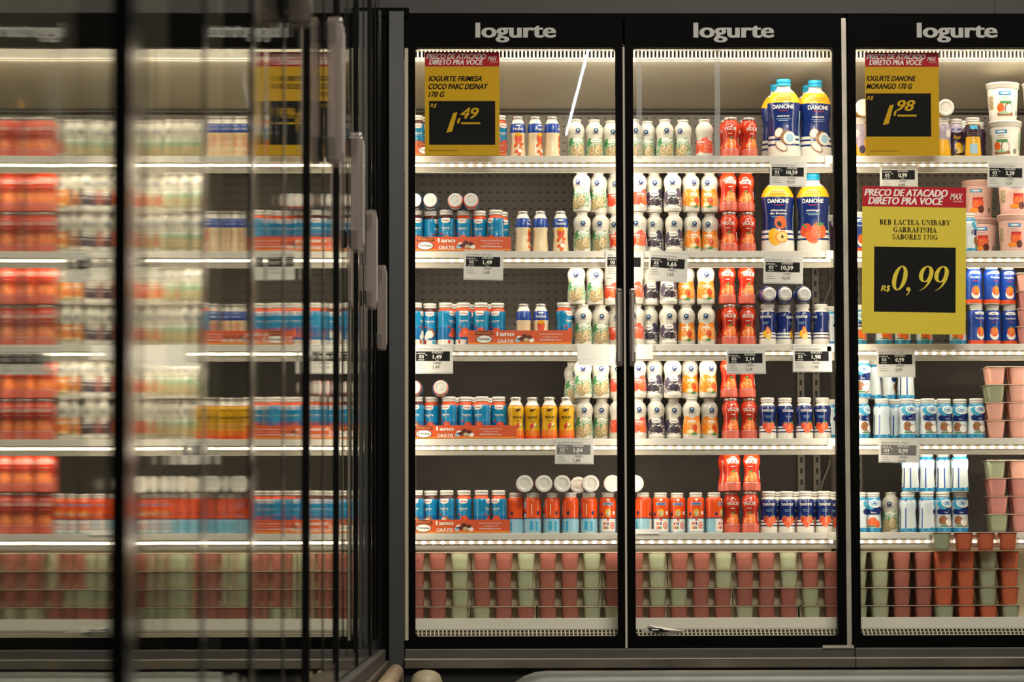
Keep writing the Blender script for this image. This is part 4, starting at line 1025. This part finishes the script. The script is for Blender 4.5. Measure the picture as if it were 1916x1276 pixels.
# ------------------------------------------------------------------ price posters
poster_y = mat('poster_yellow', '#d9a80e', .6, .2)
poster_y2 = mat('poster_lemon_yellow', '#d8c012', .5)
poster_red = mat('poster_red', '#b5101f', .55, .2)
poster_black = mat('poster_black', '#080706', .6, .15)
poster_white = mat('poster_lettering', '#f3e6dc', .5)
clear_film = glass_mat('clear_plastic_sleeve', .05, .012, .8, 4, (.94, .95, .96))
def serif(c, word, u, v, h, m, L, align_c=True, W=.62):
    """bold roman capitals: thick stems, thin bars, flat serifs"""
    k = h; T, t = .22, .065
    def stem(x, y0=0, y1=1): return [('r', x, y0, x + T, y1), ('r', x - .07, y0, x + T + .07, y0 + t), ('r', x - .07, y1 - t, x + T + .07, y1)]
    G = {
     'A': (.78, [('p', [(.34, 1), (.44, 1), (.76, 0), (.55, 0)]), ('p', [(.34, 1), (.4, .93), (.13, 0), (.05, 0)]), ('r', .2, .28, .58, .34), ('r', 0, 0, .26, t), ('r', .46, 0, .82, t)]),
     'B': (.68, stem(.08) + [('b', .3, .75, .3, .25, .16, t, -90, 90), ('b', .3, .27, .36, .27, .18, t, -90, 90)]),
     'C': (.72, [('b', .4, .5, .38, .51, .18, t, 50, 310), ('r', .6, .68, .65, 1)]),
     'E': (.66, stem(.08) + [('r', .2, .95, .6, 1), ('r', .2, .47, .46, .53), ('r', .2, 0, .62, t), ('r', .56, .75, .61, 1), ('r', .58, 0, .63, .28), ('r', .43, .36, .47, .64)]),
     'F': (.62, stem(.08) + [('r', .2, .95, .58, 1), ('r', .2, .47, .46, .53), ('r', .54, .72, .59, 1), ('r', .43, .36, .47, .64)]),
     'G': (.8, [('b', .4, .5, .38, .51, .18, t, 50, 325), ('r', .56, 0.05, .72, .45), ('r', .48, .42, .8, .47), ('r', .6, .68, .65, 1)]),
     'H': (.84, stem(.08) + stem(.56) + [('r', .2, .47, .6, .53)]),
     'I': (.4, stem(.1)),
     'L': (.66, stem(.08) + [('r', .2, 0, .62, t), ('r', .57, 0, .63, .32)]),
     'N': (.78, [('r', .12, 0, .18, 1), ('r', .62, 0, .68, 1), ('p', [(.1, 1), (.28, 1), (.68, 0), (.6, 0)]), ('r', .02, 0, .28, t), ('r', .02, .95, .22, 1), ('r', .52, .95, .78, 1)]),
     'O': (.8, [('b', .4, .5, .38, .51, .18, t, 0, 360)]),
     'R': (.76, stem(.08) + [('b', .3, .74, .32, .26, .17, t, -90, 90), ('p', [(.3, .5), (.46, .5), (.74, 0), (.54, 0)]), ('r', .6, 0, .8, t)]),
     'S': (.58, [('b', .3, .735, .25, .265, .15, t, 20, 270), ('b', .28, .265, .27, .265, .16, t, -160, 90), ('r', .48, .7, .53, 1), ('r', .03, 0, .08, .3)]),
     'T': (.68, stem(.26) + [('r', .02, .95, .66, 1), ('r', .02, .72, .07, 1), ('r', .61, .72, .66, 1)]),
     'U': (.78, [('r', .1, .28, .27, 1), ('r', .6, .3, .66, 1), ('b', .38, .3, .28, .31, .17, .07, 180, 360), ('r', .02, .95, .36, 1), ('r', .5, .95, .76, 1)]),
     'Y': (.76, [('r', .3, 0, .47, .45), ('p', [(.05, 1), (.24, 1), (.47, .45), (.3, .45)]), ('p', [(.64, 1), (.58, 1), (.4, .45), (.47, .45)]), ('r', 0, .95, .32, 1), ('r', .5, .95, .76, 1), ('r', .22, 0, .55, t)]),
     '1': (.5, [('r', .18, 0, .34, 1), ('p', [(.18, 1), (.18, .86), (.05, .82)]), ('r', .08, 0, .44, t)]),
     '7': (.54, [('r', .06, .86, .5, 1), ('p', [(.5, .9), (.38, .9), (.16, 0), (.3, 0)])]),
     '0': (.56, [('b', .27, .5, .25, .51, .13, t, 0, 360)]), ' ': (.32, [])}
    tot = sum(G[ch][0] + .06 for ch in word); x = u - tot * k * W / .62 / 2 if align_c else u; kx = k * W / .62
    for ch in word:
        w, prims = G[ch]
        for ip, p in enumerate(prims):
            L = 2 + ip * .12
            if p[0] == 'r': c.rect(x + p[1] * kx, x + p[3] * kx, v + p[2] * k, v + p[4] * k, m, L, 1, 1)
            elif p[0] == 'p': c.poly([(x + a * kx, v + b_ * k) for a, b_ in p[1]], m, L)
            else: c.band(x + p[1] * kx, v + p[2] * k, p[3] * kx, p[4] * k, p[5] * kx, p[6] * k, m, L, p[7], p[8], 0, 14)
        x += (w + .06) * kx

def poster_head(c, W, H, hh):
    k = W / 140
    c.rect(-W / 2, W / 2, H / 2 - hh, H / 2, poster_red, 1)
    c.text('PREÇO DE ATACADO', -W / 2 + 3 * k, H / 2 - hh * .47, hh * .34, poster_white, 2, .055, .25, 'l', 112 * k)
    c.text('DIRETO PRA VOCÊ', -W / 2 + 8 * k, H / 2 - hh * .88, hh * .34, poster_white, 2, .055, .25, 'l', 101 * k)
    c.text('MAX', W / 2 - 13 * k, H / 2 - hh * .6, hh * .3, poster_white, 2, .015, .35, 'c', 17 * k)
    c.text('ATACADISTA', W / 2 - 11 * k, H / 2 - hh * .73, hh * .07, poster_white, 2, .0, .2, 'c', 14 * k)
def poster(label, x0, x1, y0, y1, Y, kind, lines, price, box, rot=0, hh=27):
    s = Y / FPX; W, H = (x1 - x0) * s, (y1 - y0) * s
    t = thing('price_poster', label, 'sign', P((x0 + x1) / 2, (y0 + y1) / 2, Y), (0, rot, 0), 'yellow wholesale price posters')
    b = MB(); b.box(-W / 2, W / 2, 0, .0015, -H / 2, H / 2, poster_y if kind == 'c' else poster_y2)
    c = flat_canvas(b); poster_head(c, W, H, hh * s)
    bx0, bx1, by0, by1 = [q * s for q in box]   # relative to the top left corner
    L0, T0 = -W / 2, H / 2
    c.rect(L0 + bx0, L0 + bx1, T0 - by1, T0 - by0, poster_black, 1)
    if kind == 'c':
        for tx, ty, th, tw in lines: c.text(tx, L0 + ty[0] * s, T0 - ty[1] * s, th * s, poster_black, 2, .045, .3, 'l', tw * s)
        yel = poster_y
        c.text('R$', L0 + bx0 + 2 * s, T0 - by0 - 12 * s, 7 * s, yel, 2, .01, .3, 'l')
        cx = L0 + (bx0 + bx1) / 2
        dig, cents, yb = price
        # slanted single digit, comma, raised cents over a bar
        c.poly([(cx - 30 * s, T0 - by0 - 60 * s), (cx - 19 * s, T0 - by0 - 58 * s), (cx - 9 * s, T0 - by0 - 21 * s), (cx - 17 * s, T0 - by0 - 23 * s)], yel, 2)
        c.poly([(cx - 10 * s, T0 - by0 - 42 * s), (cx - 6 * s, T0 - by0 - 43 * s), (cx - 3 * s, T0 - by0 - 31 * s), (cx - 8 * s, T0 - by0 - 34 * s)], yel, 2)
        c.text(cents, cx + 14 * s, T0 - by0 - 33 * s, 20 * s, yel, 2, .03, .3, 'c', 34 * s)
        c.rect(cx - 2 * s, cx + 34 * s, T0 - by0 - 44 * s, T0 - by0 - 40.5 * s, yel, 2)
        c.text('OFERTAS VÁLIDAS ENQUANTO', L0 + 8 * s, -H / 2 + 8 * s, 2 * s, poster_black, 2, 0, .2, 'l', 54 * s)
    else:
        for tx, yy, ww in lines:
            serif(c, tx, 2 * s, T0 - yy * s, 9.5 * s, poster_black, 2, True, ww)
        yel = poster_y2; sh = .22
        def num(kind2, ox):
            h = 46 * s; w = 26 * s; by = T0 - by0 - 82 * s
            def B(u, v, ru, rv, tu, tv, a0=0, a1=360):
                n = 30; pts = []
                for i in range(n + 1):
                    a = math.radians(a0 + (a1 - a0) * i / n); taper = 1
                    for x, y in ((ru * math.cos(a), rv * math.sin(a)), ((ru - tu) * math.cos(a), (rv - tv) * math.sin(a))):
                        pts.append((ox + (u + x) * h + sh * (v + y) * h, by + (v + y) * h))
                c.put(pts, [(2 * i, 2 * i + 2, 2 * i + 3, 2 * i + 1) for i in range(n)], yel, 2)
            if kind2 == '0': B(.27, .5, .3, .51, .18, .05)
            elif kind2 == '9':
                B(.27, .68, .29, .34, .175, .05)
                # tail sweeping down from the right side of the bowl
                pts = []
                for i in range(13):
                    q = i / 12; a = math.radians(5 - 82 * q); w2 = .175 * (1 - q) + .02 * q
                    for r in (0, 1):
                        x = .02 + (.54 - w2 * r) * math.cos(a); y = .64 + (.67 - w2 * .5 * r) * math.sin(a)
                        pts.append((ox + x * h + sh * y * h, by + y * h))
                c.put(pts, [(2 * i, 2 * i + 2, 2 * i + 3, 2 * i + 1) for i in range(12)], yel, 2.4)
            else:
                c.ell(ox + .1 * h, by + .05 * h, .085 * h, .085 * h, yel, 2)
                c.poly([(ox + .17 * h, by + .08 * h), (ox + .18 * h, by - .02 * h), (ox + .1 * h, by - .16 * h), (ox + .01 * h, by - .22 * h), (ox + .0 * h, by - .2 * h), (ox + .1 * h, by - .09 * h)], yel, 2.4)
        X = L0 + bx0
        num('0', X + 31 * s); num(',', X + 60 * s); num('9', X + 79 * s); num('9', X + 108 * s)
        c.text('R', X + 13 * s, T0 - by0 - 84 * s, 11 * s, yel, 2, .03, .25, 'l', 9 * s); c.text('$', X + 23 * s, T0 - by0 - 84 * s, 11 * s, yel, 2, .03, .2, 'l', 7 * s)
    link('sheet', b.mesh('poster_sheet'), t)
    if kind == 'c':
        b = MB(); q = .003
        x0_, x1_ = -W / 2 - 10 * s, W / 2 + 10 * s
        b.add([(x0_, -q, -H / 2 - 8 * s), (x1_, -q, -H / 2 - 8 * s), (x1_, -q, H / 2 + 8 * s), (x0_, -q, H / 2 + 8 * s)], [(0, 1, 2, 3)], clear_film)
        link('plastic_holder', b.mesh('plastic_holder'), t, label='clear plastic sleeve around the sheet')
poster('yellow price poster reading 1,49 hanging inside the left door', 794.5, 935, 96, 292, YG + .03, 'c',
       [('IOGURTE FRIMESA', (7, 55), 9.5, 100), ('COCO PARC DESNAT', (7, 70), 9.5, 112), ('170 G', (7, 85), 9.5, 30)], ('1', '49', 0), (8, 132.5, 93, 176))
poster('yellow price poster reading 1,98 hanging inside the right door', 1618.5, 1758, 96.5, 293, YG + .03, 'c',
       [('IOGURTE DANONE', (2, 54), 9.5, 94), ('MORANGO 170 G', (2, 69), 9.5, 87)], ('1', '98', 0), (1, 124, 78, 160))
poster('large lemon-yellow price poster reading 0,99 on the right door glass', 1612, 1808, 348, 626, YF - .004, 's',
       [('BEB LACTEA UNIBABY', 72, .68), ('GARRAFINHA', 86, .68), ('SABORES 170G', 99.5, .68)], None, (23, 177, 114, 237), rot=math.radians(.9), hh=38)

t = thing('sign_holder', 'empty clear plastic sign holder hanging inside the middle door', 'sign holder', P(1269, 195, YG + .03))
s_ = (YG + .03) / FPX; b = MB(); W_, H_ = 158 * s_, 206 * s_
b.add([(-W_ / 2, 0, -H_ / 2), (W_ / 2, 0, -H_ / 2), (W_ / 2, 0, H_ / 2), (-W_ / 2, 0, H_ / 2)], [(0, 1, 2, 3)], clear_film); link('plastic_sheet', b.mesh('plastic_sheet'), t)
b = MB(); em = mat('hazy_plastic_edge', '#c8ccca', .3, alpha=.22, coat=.5)
for x in (-W_ / 2, W_ / 2 - .018): b.box(x, x + .018, -.002, -.001, -H_ / 2, H_ / 2, em)
for x in (-W_ / 2 + .002, W_ / 2 - .004): b.box(x, x + .0016, -.003, -.002, -H_ / 2, H_ / 2, em)
link('folded_edge', b.mesh('folded_edge'), t, label='hazy folded plastic edges')

# ------------------------------------------------------------------ shelf price tags
tag_white = mat('tag_paper', '#d8d5cd', .5)
tag_black = mat('tag_black_band', '#131212', .6, .2)
tag_holder = mat('clear_tag_holder', '#e6e6e2', .2, alpha=.55, coat=.5)
def price_tag(x0, x1, y0, y1, top, price, low, where, rot=0, grey=False, side=1):
    Y = YL - .004; s = Y / FPX; W, H = (x1 - x0) * s, (y1 - y0) * s
    band = mat('tag_grey_band', '#6f6d6a', .5) if grey else tag_black
    b = MB(); b.box(-W / 2, W / 2, 0, .001, -H / 2, H / 2, tag_white); c = flat_canvas(b, .0003); k = W / 70
    c.text(top, -W / 2 + 4 * k, H / 2 - 7 * k, 3.2 * k, ink_grey, 2, 0, 0, 'l', 46 * k)
    c.rect(-W / 2 + 3 * k, W / 2 - 5 * k, H / 2 - 27 * k, H / 2 - 9 * k, band, 1)
    c.text('A PARTIR DE', -W / 2 + 4 * k, H / 2 - 14 * k, 2.4 * k, ink_white, 3, .01, 0, 'l', 16 * k)
    c.text('03', -W / 2 + 9 * k, H / 2 - 21.5 * k, 5.6 * k, ink_white, 3, .02, 0, 'l', 8 * k)
    c.text('UNIDADES', -W / 2 + 7 * k, H / 2 - 25.5 * k, 2 * k, ink_white, 3, .0, 0, 'l', 11 * k)
    c.text('=', -W / 2 + 22 * k, H / 2 - 18 * k, 4 * k, ink_white, 3, .01)
    c.text('ATACADO', -W / 2 + 42 * k, H / 2 - 13 * k, 3.6 * k, ink_white, 3, .01, 0, 'c', 20 * k)
    c.text(price, -W / 2 + 42 * k, H / 2 - 22.5 * k, 7 * k, ink_white, 3, .03, 0, 'c', (16 if len(price) < 5 else 21) * k)
    c.text('cada', -W / 2 + 42 * k, H / 2 - 26 * k, 2 * k, ink_white, 3)
    c.text('VAREJO', -W / 2 + 42 * k, H / 2 - 32 * k, 3.4 * k, ink_grey, 2, .01, 0, 'c', 15 * k)
    c.text(low, -W / 2 + 40 * k, H / 2 - 40.5 * k, 5.4 * k, ink_grey, 2, .015, 0, 'c', (12 if len(low) < 5 else 15) * k)
    for i in range(3): c.rect(-W / 2 + 4 * k, -W / 2 + (15 + 3 * i) * k, H / 2 - (31.5 + 4 * i) * k, H / 2 - (30.8 + 4 * i) * k, ink_grey, 2, 1, 1)
    t = thing('price_tag', f'small white price tag reading {price} on {where}', 'price tag', P((x0 + x1) / 2, (y0 + y1) / 2, Y), (0, rot, 0), 'shelf price tags')
    link('card', b.mesh('tag_card'), t)
    h = MB(); h.box(-W / 2 - .002, W / 2 + .002, .0012, .0022, -H / 2 - .004, H / 2 + .006, tag_holder)
    link('holder', h.mesh('tag_holder'), t)
r1 = math.radians(1.2)
price_tag(1441, 1509, 304, 347, 'IOG DANONE 1,25KG COCO', '10,59', '10,59', 'the top shelf under two large navy bottles', r1)
price_tag(1647, 1717, 309, 348, 'IOG FRIMESA 170G', '0,99', '0,99', 'the top shelf below a yellow poster', 0)
price_tag(1848, 1918, 305, 349, 'IOG COCO 500G', '5,29', '5,29', 'the top shelf below white tubs', r1)
price_tag(868.5, 941, 471, 522, 'IOG FRIMESA 170G MOR', '1,49', '1,49', 'the second shelf below the orange strip', r1)
price_tag(1133, 1204, 472, 519, 'BEB LACTEA 170G', '1,65', '1,65', 'the second shelf, half behind the door handles', r1)
price_tag(1214, 1286, 474, 525, 'IOG BATAVO 170G MORANGO', '1,65', '1,65', 'the second shelf under plum bottles', math.radians(4))
price_tag(1429, 1502, 481, 529, 'IOG DANONE 1,25KG', '10,59', '10,59', 'the second shelf under mixed-fruit navy bottle', r1)
price_tag(775, 847, 648, 697, 'FRIMESA 170G COCO PARC DESN', '1,49', '1,49', 'the third shelf beside the door frame', 0)
price_tag(1360, 1432, 652, 698, 'IOG VIGOR 170G', '2,14', '2,24', 'the third shelf over red bottles', -.01)
price_tag(1484, 1556, 648, 694, 'IOG DANONE 170G MORANGO', '1,98', '1,98', 'the third shelf near its end cap', 0)
price_tag(1641, 1712, 654, 704, 'BEB LACTEA 170G', '0,99', '0,99', 'the third shelf below the lemon poster', 0)
price_tag(1039, 1110, 823, 866, 'IOG NESTLE 170G NINHO', '1,84', '1,84', 'the fourth shelf under golden yellow bottles', .01, True)
price_tag(1645, 1720, 823, 864, 'BEB COCO 170G', '0,99', '0,99', 'the fourth shelf under coconut bottles', r1, True)
# blank white tags
for (x0, x1, y0, y1, lab) in ((1080, 1222, 645, 672, 'wide blank white tag strip on the third shelf behind the door handles'), (1082, 1150, 672, 684, 'narrow blank white slip hanging below the third shelf rail'), (1188, 1234, 990, 999, 'blank white slip lying on the lowest shelf edge, middle door')):
    Y = YL - .007; s = Y / FPX; b = MB(); W, H = (x1 - x0) * s, (y1 - y0) * s
    b.box(-W / 2, W / 2, 0, .001, -H / 2, H / 2, mat('blank_paper', '#ecebe5', .5)); b.box(-W / 2, W / 2, -.0008, 0, -H / 2, -H / 2 + .004, mat('film_glint', '#f4f3ef', .2))
    tag(link('blank_tag', b.mesh('blank_tag'), None, P((x0 + x1) / 2, (y0 + y1) / 2, Y)), lab, 'price tag', 'shelf price tags')
# crumpled leaflet on the floor grille
b = MB(); Y = YF + .075
pts = [(1203, 1181), (1214, 1169), (1240, 1173), (1284, 1181), (1262, 1188), (1228, 1186)]
c3 = [P(x, y, Y - .012 * (i % 2)) for i, (x, y) in enumerate(pts)]
mid = P(1236, 1178, Y - .02)
b.add([p[:] for p in c3] + [mid[:]], [(i, (i + 1) % 6, 6) for i in range(6)], tag_white)
q = [P(x, y, Y - .024) for x, y in ((1213, 1174), (1236, 1175.5), (1254, 1182), (1232, 1183.5), (1214, 1180))]
b.add([p[:] for p in q], [(0, 1, 2, 3, 4)], tag_black)
b.add([P(x, y, Y - .0245)[:] for x, y in ((1219, 1177), (1232, 1177), (1233, 1179), (1219, 1179))], [(0, 1, 2, 3)], ink_white)
tag(link('leaflet', b.mesh('leaflet')), 'crumpled white price leaflet lying on the floor grille, middle door', 'leaflet')

# ------------------------------------------------------------------ orange promotion strips
promo = mat('promo_orange_card', '#d8531b', .45)
promo_hi = mat('promo_amber_card', '#e8861c', .45)
promo_brown = mat('promo_ribbon_brown', '#5b2012', .45)
def promo_strip(x0, x1, y0, y1, label, off=0, full=182):
    """off: pixels of the strip hidden past its left end"""
    Y = YL + .012; s = Y / FPX; W, H = (x1 - x0) * s, (y1 - y0) * s
    b = MB(); b.box(0, W, 0, .001, 0, H, promo); b.box(0, W, .001, .03, 0, .001, promo)
    c = flat_canvas(b, .0003); o = -off * s
    c.rect(0, W, 0, H * .12, promo_hi, 1)
    def inside(u): return 0 <= u * s + o
    c.ell(o + 30 * s if off < 20 else 20 * s, H * .36, 14 * s, H * .27, ink_white, 3); c.ell(o + 30 * s if off < 20 else 20 * s, H * .36, 15.5 * s, H * .32, promo_brown, 2)
    bx = o + 30 * s if off < 20 else 20 * s
    c.poly([(bx - 17 * s, H * .66), (bx - 16 * s, H * .92), (bx, H * .98), (bx + 16 * s, H * .92), (bx + 17 * s, H * .66), (bx, H * .72)], promo_brown, 4)
    c.text('PROMOÇÃO', bx, H * .74, H * .14, promo_hi, 5, .02, 0, 'c', 28 * s); c.text('Frimesa', bx, H * .29, H * .18, ink_black, 4, .02, 0, 'c', 22 * s)
    u = bx + 40 * s
    c.text('1ano', u, H * .6, H * .3, ink_white, 3, .04, 0, 'c', 32 * s); c.text('DE PRODUTOS', u, H * .42, H * .09, promo_hi, 3, .01, 0, 'c', 28 * s); c.text('GRÁTIS', u, H * .1, H * .24, ink_white, 3, .03, 0, 'c', 30 * s)
    u = bx + 76 * s
    for i, (dx, dz, m) in enumerate(((-13, .2, ink_lblue), (-6, .3, promo_brown), (0, .5, brown), (7, .3, ink_red), (13, .2, ink_white), (3, .22, tan), (-10, .38, ink_white), (9, .42, promo_brown))): c.ell(u + dx * s, H * (dz + .08), 5 * s, H * .15, m, 2 + i % 3)
    u = bx + 125 * s
    if u + 22 * s < W:
        c.text('Compre produtos Frimesa', u, H * .68, H * .11, ink_white, 3, 0, 0, 'c', 42 * s); c.text('e cadastre no site', u, H * .48, H * .09, ink_white, 3, 0, 0, 'c', 28 * s); c.text('PROMOFRIMESA.com.br', u, H * .25, H * .11, ink_white, 3, .02, 0, 'c', 40 * s)
    t = P(x0, y1, Y)
    tag(link('promotion_strip', b.mesh('promotion_strip'), None, t), label, 'shelf sign', 'orange promotion strips')
promo_strip(768, 949, 265, 290.5, 'orange promotion strip on the top shelf, mostly behind the yellow poster', 0)
promo_strip(766, 957, 443, 469, 'orange promotion strip along the second shelf, left door', 0)
promo_strip(876, 1070, 618, 644, 'orange promotion strip starting mid-shelf on the third shelf, left door', 0)
promo_strip(763, 967, 796, 820.5, 'orange promotion strip along the fourth shelf beside golden yellow bottles', 0)
promo_strip(762, 954, 972.5, 997, 'orange promotion strip along the lowest shelf, left door', 0)

# ------------------------------------------------------------------ cooler run along the left: the glass doors the camera looks along
DX = -.21                  # glass plane of the left run
wall_glass = glass_mat('side_door_glass', .02, .05, 1.0, 2.6, (.8, .82, .76), wave=.0016, gcol=(.84, .84, .78))
side_black = mat('glossy_black_side_frame', '#0e0e0d', .12, .5)
lt = thing('display_cooler', 'long run of glass-door coolers seen edge-on, mirroring the yogurt shelves', 'refrigerator')
zb, zt = PZ(BOTY, YF), PZ(TOPY, YF)
DW = .76; Yend = YF - .036; n = 13
gz0, gz1 = PZ(GBOT, YF), PZ(GTOP, YF) + .02
HM = MB()
HM.box(.004, .032, -.012, .012, -.128, .128, handle_clear, .007)
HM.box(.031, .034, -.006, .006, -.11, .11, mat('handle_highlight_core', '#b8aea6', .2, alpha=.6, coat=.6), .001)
for s in (-1, 1): HM.box(0, .02, -.009, .009, s * .1 - .018, s * .1 + .018, handle_dark, .003)
HSIDE = HM.mesh('handle')
for i in range(n):
    y1 = Yend - .02 - i * DW; y0 = y1 - DW + .006
    if y1 < 1.0: break
    b = MB(); hinge_far = (i % 2 == 0)
    # stiles: thick on the hinge side, slim where two doors meet
    wf, wn = (.03, .02) if hinge_far else (.02, .03); pf, pn = (.006, .001) if hinge_far else (.001, .006)
    if 3.3 < y1 < 4.6 or 3.3 < y0 < 4.6: pf, pn = min(pf, .002), min(pn, .002)
    b.box(DX - .03, DX + pf, y1 - wf, y1, zb, zt, side_black); b.box(DX - .03, DX + pn, y0, y0 + wn, zb, zt, side_black)
    b.box(DX - .03, DX + .001, y0 + wn, y1 - wf, zb, gz0, side_black); b.box(DX - .03, DX + .001, y0 + wn, y1 - wf, gz1, zt, side_black)
    d = link('door', b.mesh('door'), lt)
    g = MB(); tl = math.radians(random.uniform(-.05, .05)); ym = (y0 + y1) / 2; hw = DW / 2
    g.add([(DX - hw * tl, ym - hw, gz0 - .005), (DX + hw * tl, ym + hw, gz0 - .005), (DX + hw * tl, ym + hw, gz1 + .005), (DX - hw * tl, ym - hw, gz1 + .005)], [(0, 1, 2, 3)], wall_glass)
    link('glass_pane', g.mesh('glass_pane'), d, label='shiny glass pane reflecting the shelves')
    hy = y0 + .03 if hinge_far else y1 - .03
    link('handle', HSIDE, d, (DX + .003, hy, PZ(614, YF)), label='clear pull handle')
b = MB(); yb0 = 1.2
lk = mat('left_interior', '#7d7a6a', .6, noise=.1, nscale=3)
b.box(DX - .62, DX - .6, yb0, Yend, zb, zt, lk)
for k in range(1, 6): b.box(DX - .6, DX - .1, yb0, Yend, SHZ[k] - .03, SHZ[k], lip_white)
link('interior', b.mesh('interior'), lt)
b = MB(); b.box(DX - .66, DX, yb0, Yend, zt, zt + .25, mat('dark_fascia', '#1a1a18', .5)); b.box(DX - .66, DX - .62, yb0, Yend, 0, zt, frame_black)
link('fascia', b.mesh('fascia'), lt)
b = MB(); zs = PZ(1213, YF)
b.box(DX - .62, DX + .02, yb0, Yend, zs - .035, zs, mat('dark_sill', '#3e3c38', .5, noise=.15, nscale=8), .004)
b.box(DX - .62, DX + .03, yb0, Yend, zs - .07, zs - .036, mat('worn_metal_strip', '#5a5246', .5, metal=.4, noise=.4, nscale=5), .003)
b.box(DX - .62, DX, yb0, Yend, 0, zs - .07, mat('kick_plate', '#1d1b19', .6))
link('plinth', b.mesh('plinth'), lt)
tan_pipe = mat('scuffed_tan_bumper', '#8d7a5c', .45, noise=.3, nscale=9)
b = MB(); zr = PZ(1250, 11.2)
b.tube([(DX + .062, 1.3, zr)] + [(DX + .062, y, zr) for y in (4, 7, 10, 10.7)] + [(DX + .061, 10.78, zr - .01), (DX + .06, 10.84, zr - .04), (DX + .059, 10.85, zr - .1)], .024, tan_pipe, 14)
for y in (3, 6, 9): b.tube([(DX + .062, y, zr), (DX + .06, y, zr - .05), (DX + .06, y, 0)], .014, tan_pipe, 8)
tag(link('bumper_rail', b.mesh('bumper_rail')), 'scuffed tan bumper rail running along the foot of the left cooler run', 'bumper rail')

# ------------------------------------------------------------------ bumper and bollard in front
rail_grey = mat('grey_green_rail_paint', '#6f7168', .4, metal=.15, noise=.12, nscale=10)
b = MB(); Yr = 11.15; z = PZ(1254, Yr) - .042
xl = PX(985, Yr)
pts = [(xl - .06, Yr, 0.0), (xl - .06, Yr, z - .12)]
for i in range(1, 8):
    a = math.radians(90 * i / 7); pts.append((xl + .06 - .12 * math.cos(a), Yr, z - .12 + .12 * math.sin(a)))
pts += [(xl + .3 * k, Yr, z) for k in range(1, 9)]
b.tube(pts, .042, rail_grey, 18)
tag(link('bumper_rail', b.mesh('bumper_rail')), 'grey-green tubular bumper rail below the yogurt cooler doors', 'bumper rail')
b = MB(); pb = P(798, 1253, 11.1); rb = 31 * 11.1 / FPX
b.lathe([(rb, 0), (rb, pb.z - .075), (rb * 1.04, pb.z - .068), (rb * 1.04, pb.z - .055), (rb * .97, pb.z - .05), (rb * .95, pb.z - .035), (rb * .8, pb.z - .015), (rb * .5, pb.z - .004), (rb * .1, pb.z)], mat('beige_bollard', '#a89c80', .45, noise=.15, nscale=18), 28)
o = link('bollard', b.mesh('bollard'), None, (pb.x, 11.1, 0))
tag(o, 'short beige round-topped bollard beside the corner post', 'bollard')

# ------------------------------------------------------------------ room shell
b = MB(); b.box(-3, 5, -4, 14, -.05, 0, mat('grey_floor_tile', '#6c675e', .35, noise=.1, nscale=3)); struct('floor', b)
b = MB(); zw = PZ(27, YF + .08)
wallm = mat('dark_grey_wall_panel', '#33322e', .6, noise=.04, nscale=4)
x0 = PX(1868, 11.55)
b.box(-1.2, x0 - .001, YF + .06, YF + .1, zw, 4.2, wallm); b.box(x0 + .001, 5, YF + .06, YF + .1, zw, 4.2, wallm)
struct('wall_back', b)
b = MB(); b.box(-3, 5, -4, 14, 4.2, 4.25, mat('dim_ceiling', '#3a3935', .8)); struct('ceiling', b)

# ------------------------------------------------------------------ light
def area(name, loc, rot, sx, sy, power, col, spread=180):
    l = bpy.data.lights.new(name, 'AREA'); l.shape = 'RECTANGLE'; l.size = sx; l.size_y = sy; l.energy = power; l.color = col; l.spread = math.radians(spread)
    o = bpy.data.objects.new(name, l); C.objects.link(o); o.location = loc; o.rotation_euler = rot; return o
WARM = (1.0, .87, .7)
LED_W = 2.0
for xa, xb in ((766, 1562), (1600, 2004)):
    x0, x1 = PX(xa, YL), PX(xb, YL); w = x1 - x0 - .02
    for k in range(1, 6):
        area('shelf_led', ((x0 + x1) / 2, YL + .024, SHZ[k] - 31.5 * S), (math.radians(42), 0, 0), w, .012, LED_W * w / 1.4 * (.4 if k == 5 else 1), WARM)
    area('canopy_led', ((x0 + x1) / 2, YL + .02, PZ(112, YL)), (math.radians(58), 0, 0), w, .02, 4.6 * w / 1.4, WARM)
for xa, xb in ((766, 1562), (1600, 2004)):
    x0, x1 = PX(xa, YF), PX(xb, YF)
    area('header_led', ((x0 + x1) / 2, YF + .062, PZ(86, YF)), (math.radians(60), 0, 0), x1 - x0 - .03, .01, 1.6 * (x1 - x0) / 1.4, WARM)
zc = (PZ(100, YF) + PZ(990, YF)) / 2; hc = PZ(100, YF) - PZ(990, YF)
for x, a in ((768, -45), (1170, -55), (1169, 55), (1570, 45), (1599, -45), (2000, 45)):
    area('mullion_fill', (PX(x, YF + .06), YF + .06, zc), (math.radians(90), 0, math.radians(a)), .015, hc, 1.5, WARM)  # unseen fill lamps added behind the frames to brighten the shelf fronts
# store ceiling lights behind and above the camera
for y, x in ((8.0, 1.6), (5.0, .6), (3.0, 2.6)):
    area('store_light', (x, y, 4.1), (math.radians(25), 0, 0), 1.6, .5, 120, (1.0, .93, .82))
# long tube lamp on the ceiling, seen as streaks in the glass
b = MB(); b.tube([(.92, -3.2, 4.1), (.92, 2.2, 4.1)], .008, mat('tube_lamp', '#eaf4ff', .5, emit=60), 10)
tag(link('tube_lamp', b.mesh('tube_lamp')), 'long white ceiling tube lamp mirrored in the door glass', 'lamp')

W = bpy.data.worlds.new('world'); bpy.context.scene.world = W; W.use_nodes = True
W.node_tree.nodes['Background'].inputs[0].default_value = (.8, .78, .7, 1); W.node_tree.nodes['Background'].inputs[1].default_value = .05
vs = bpy.context.scene.view_settings
vs.view_transform = 'Standard'; vs.look = 'None'; vs.exposure = -.12
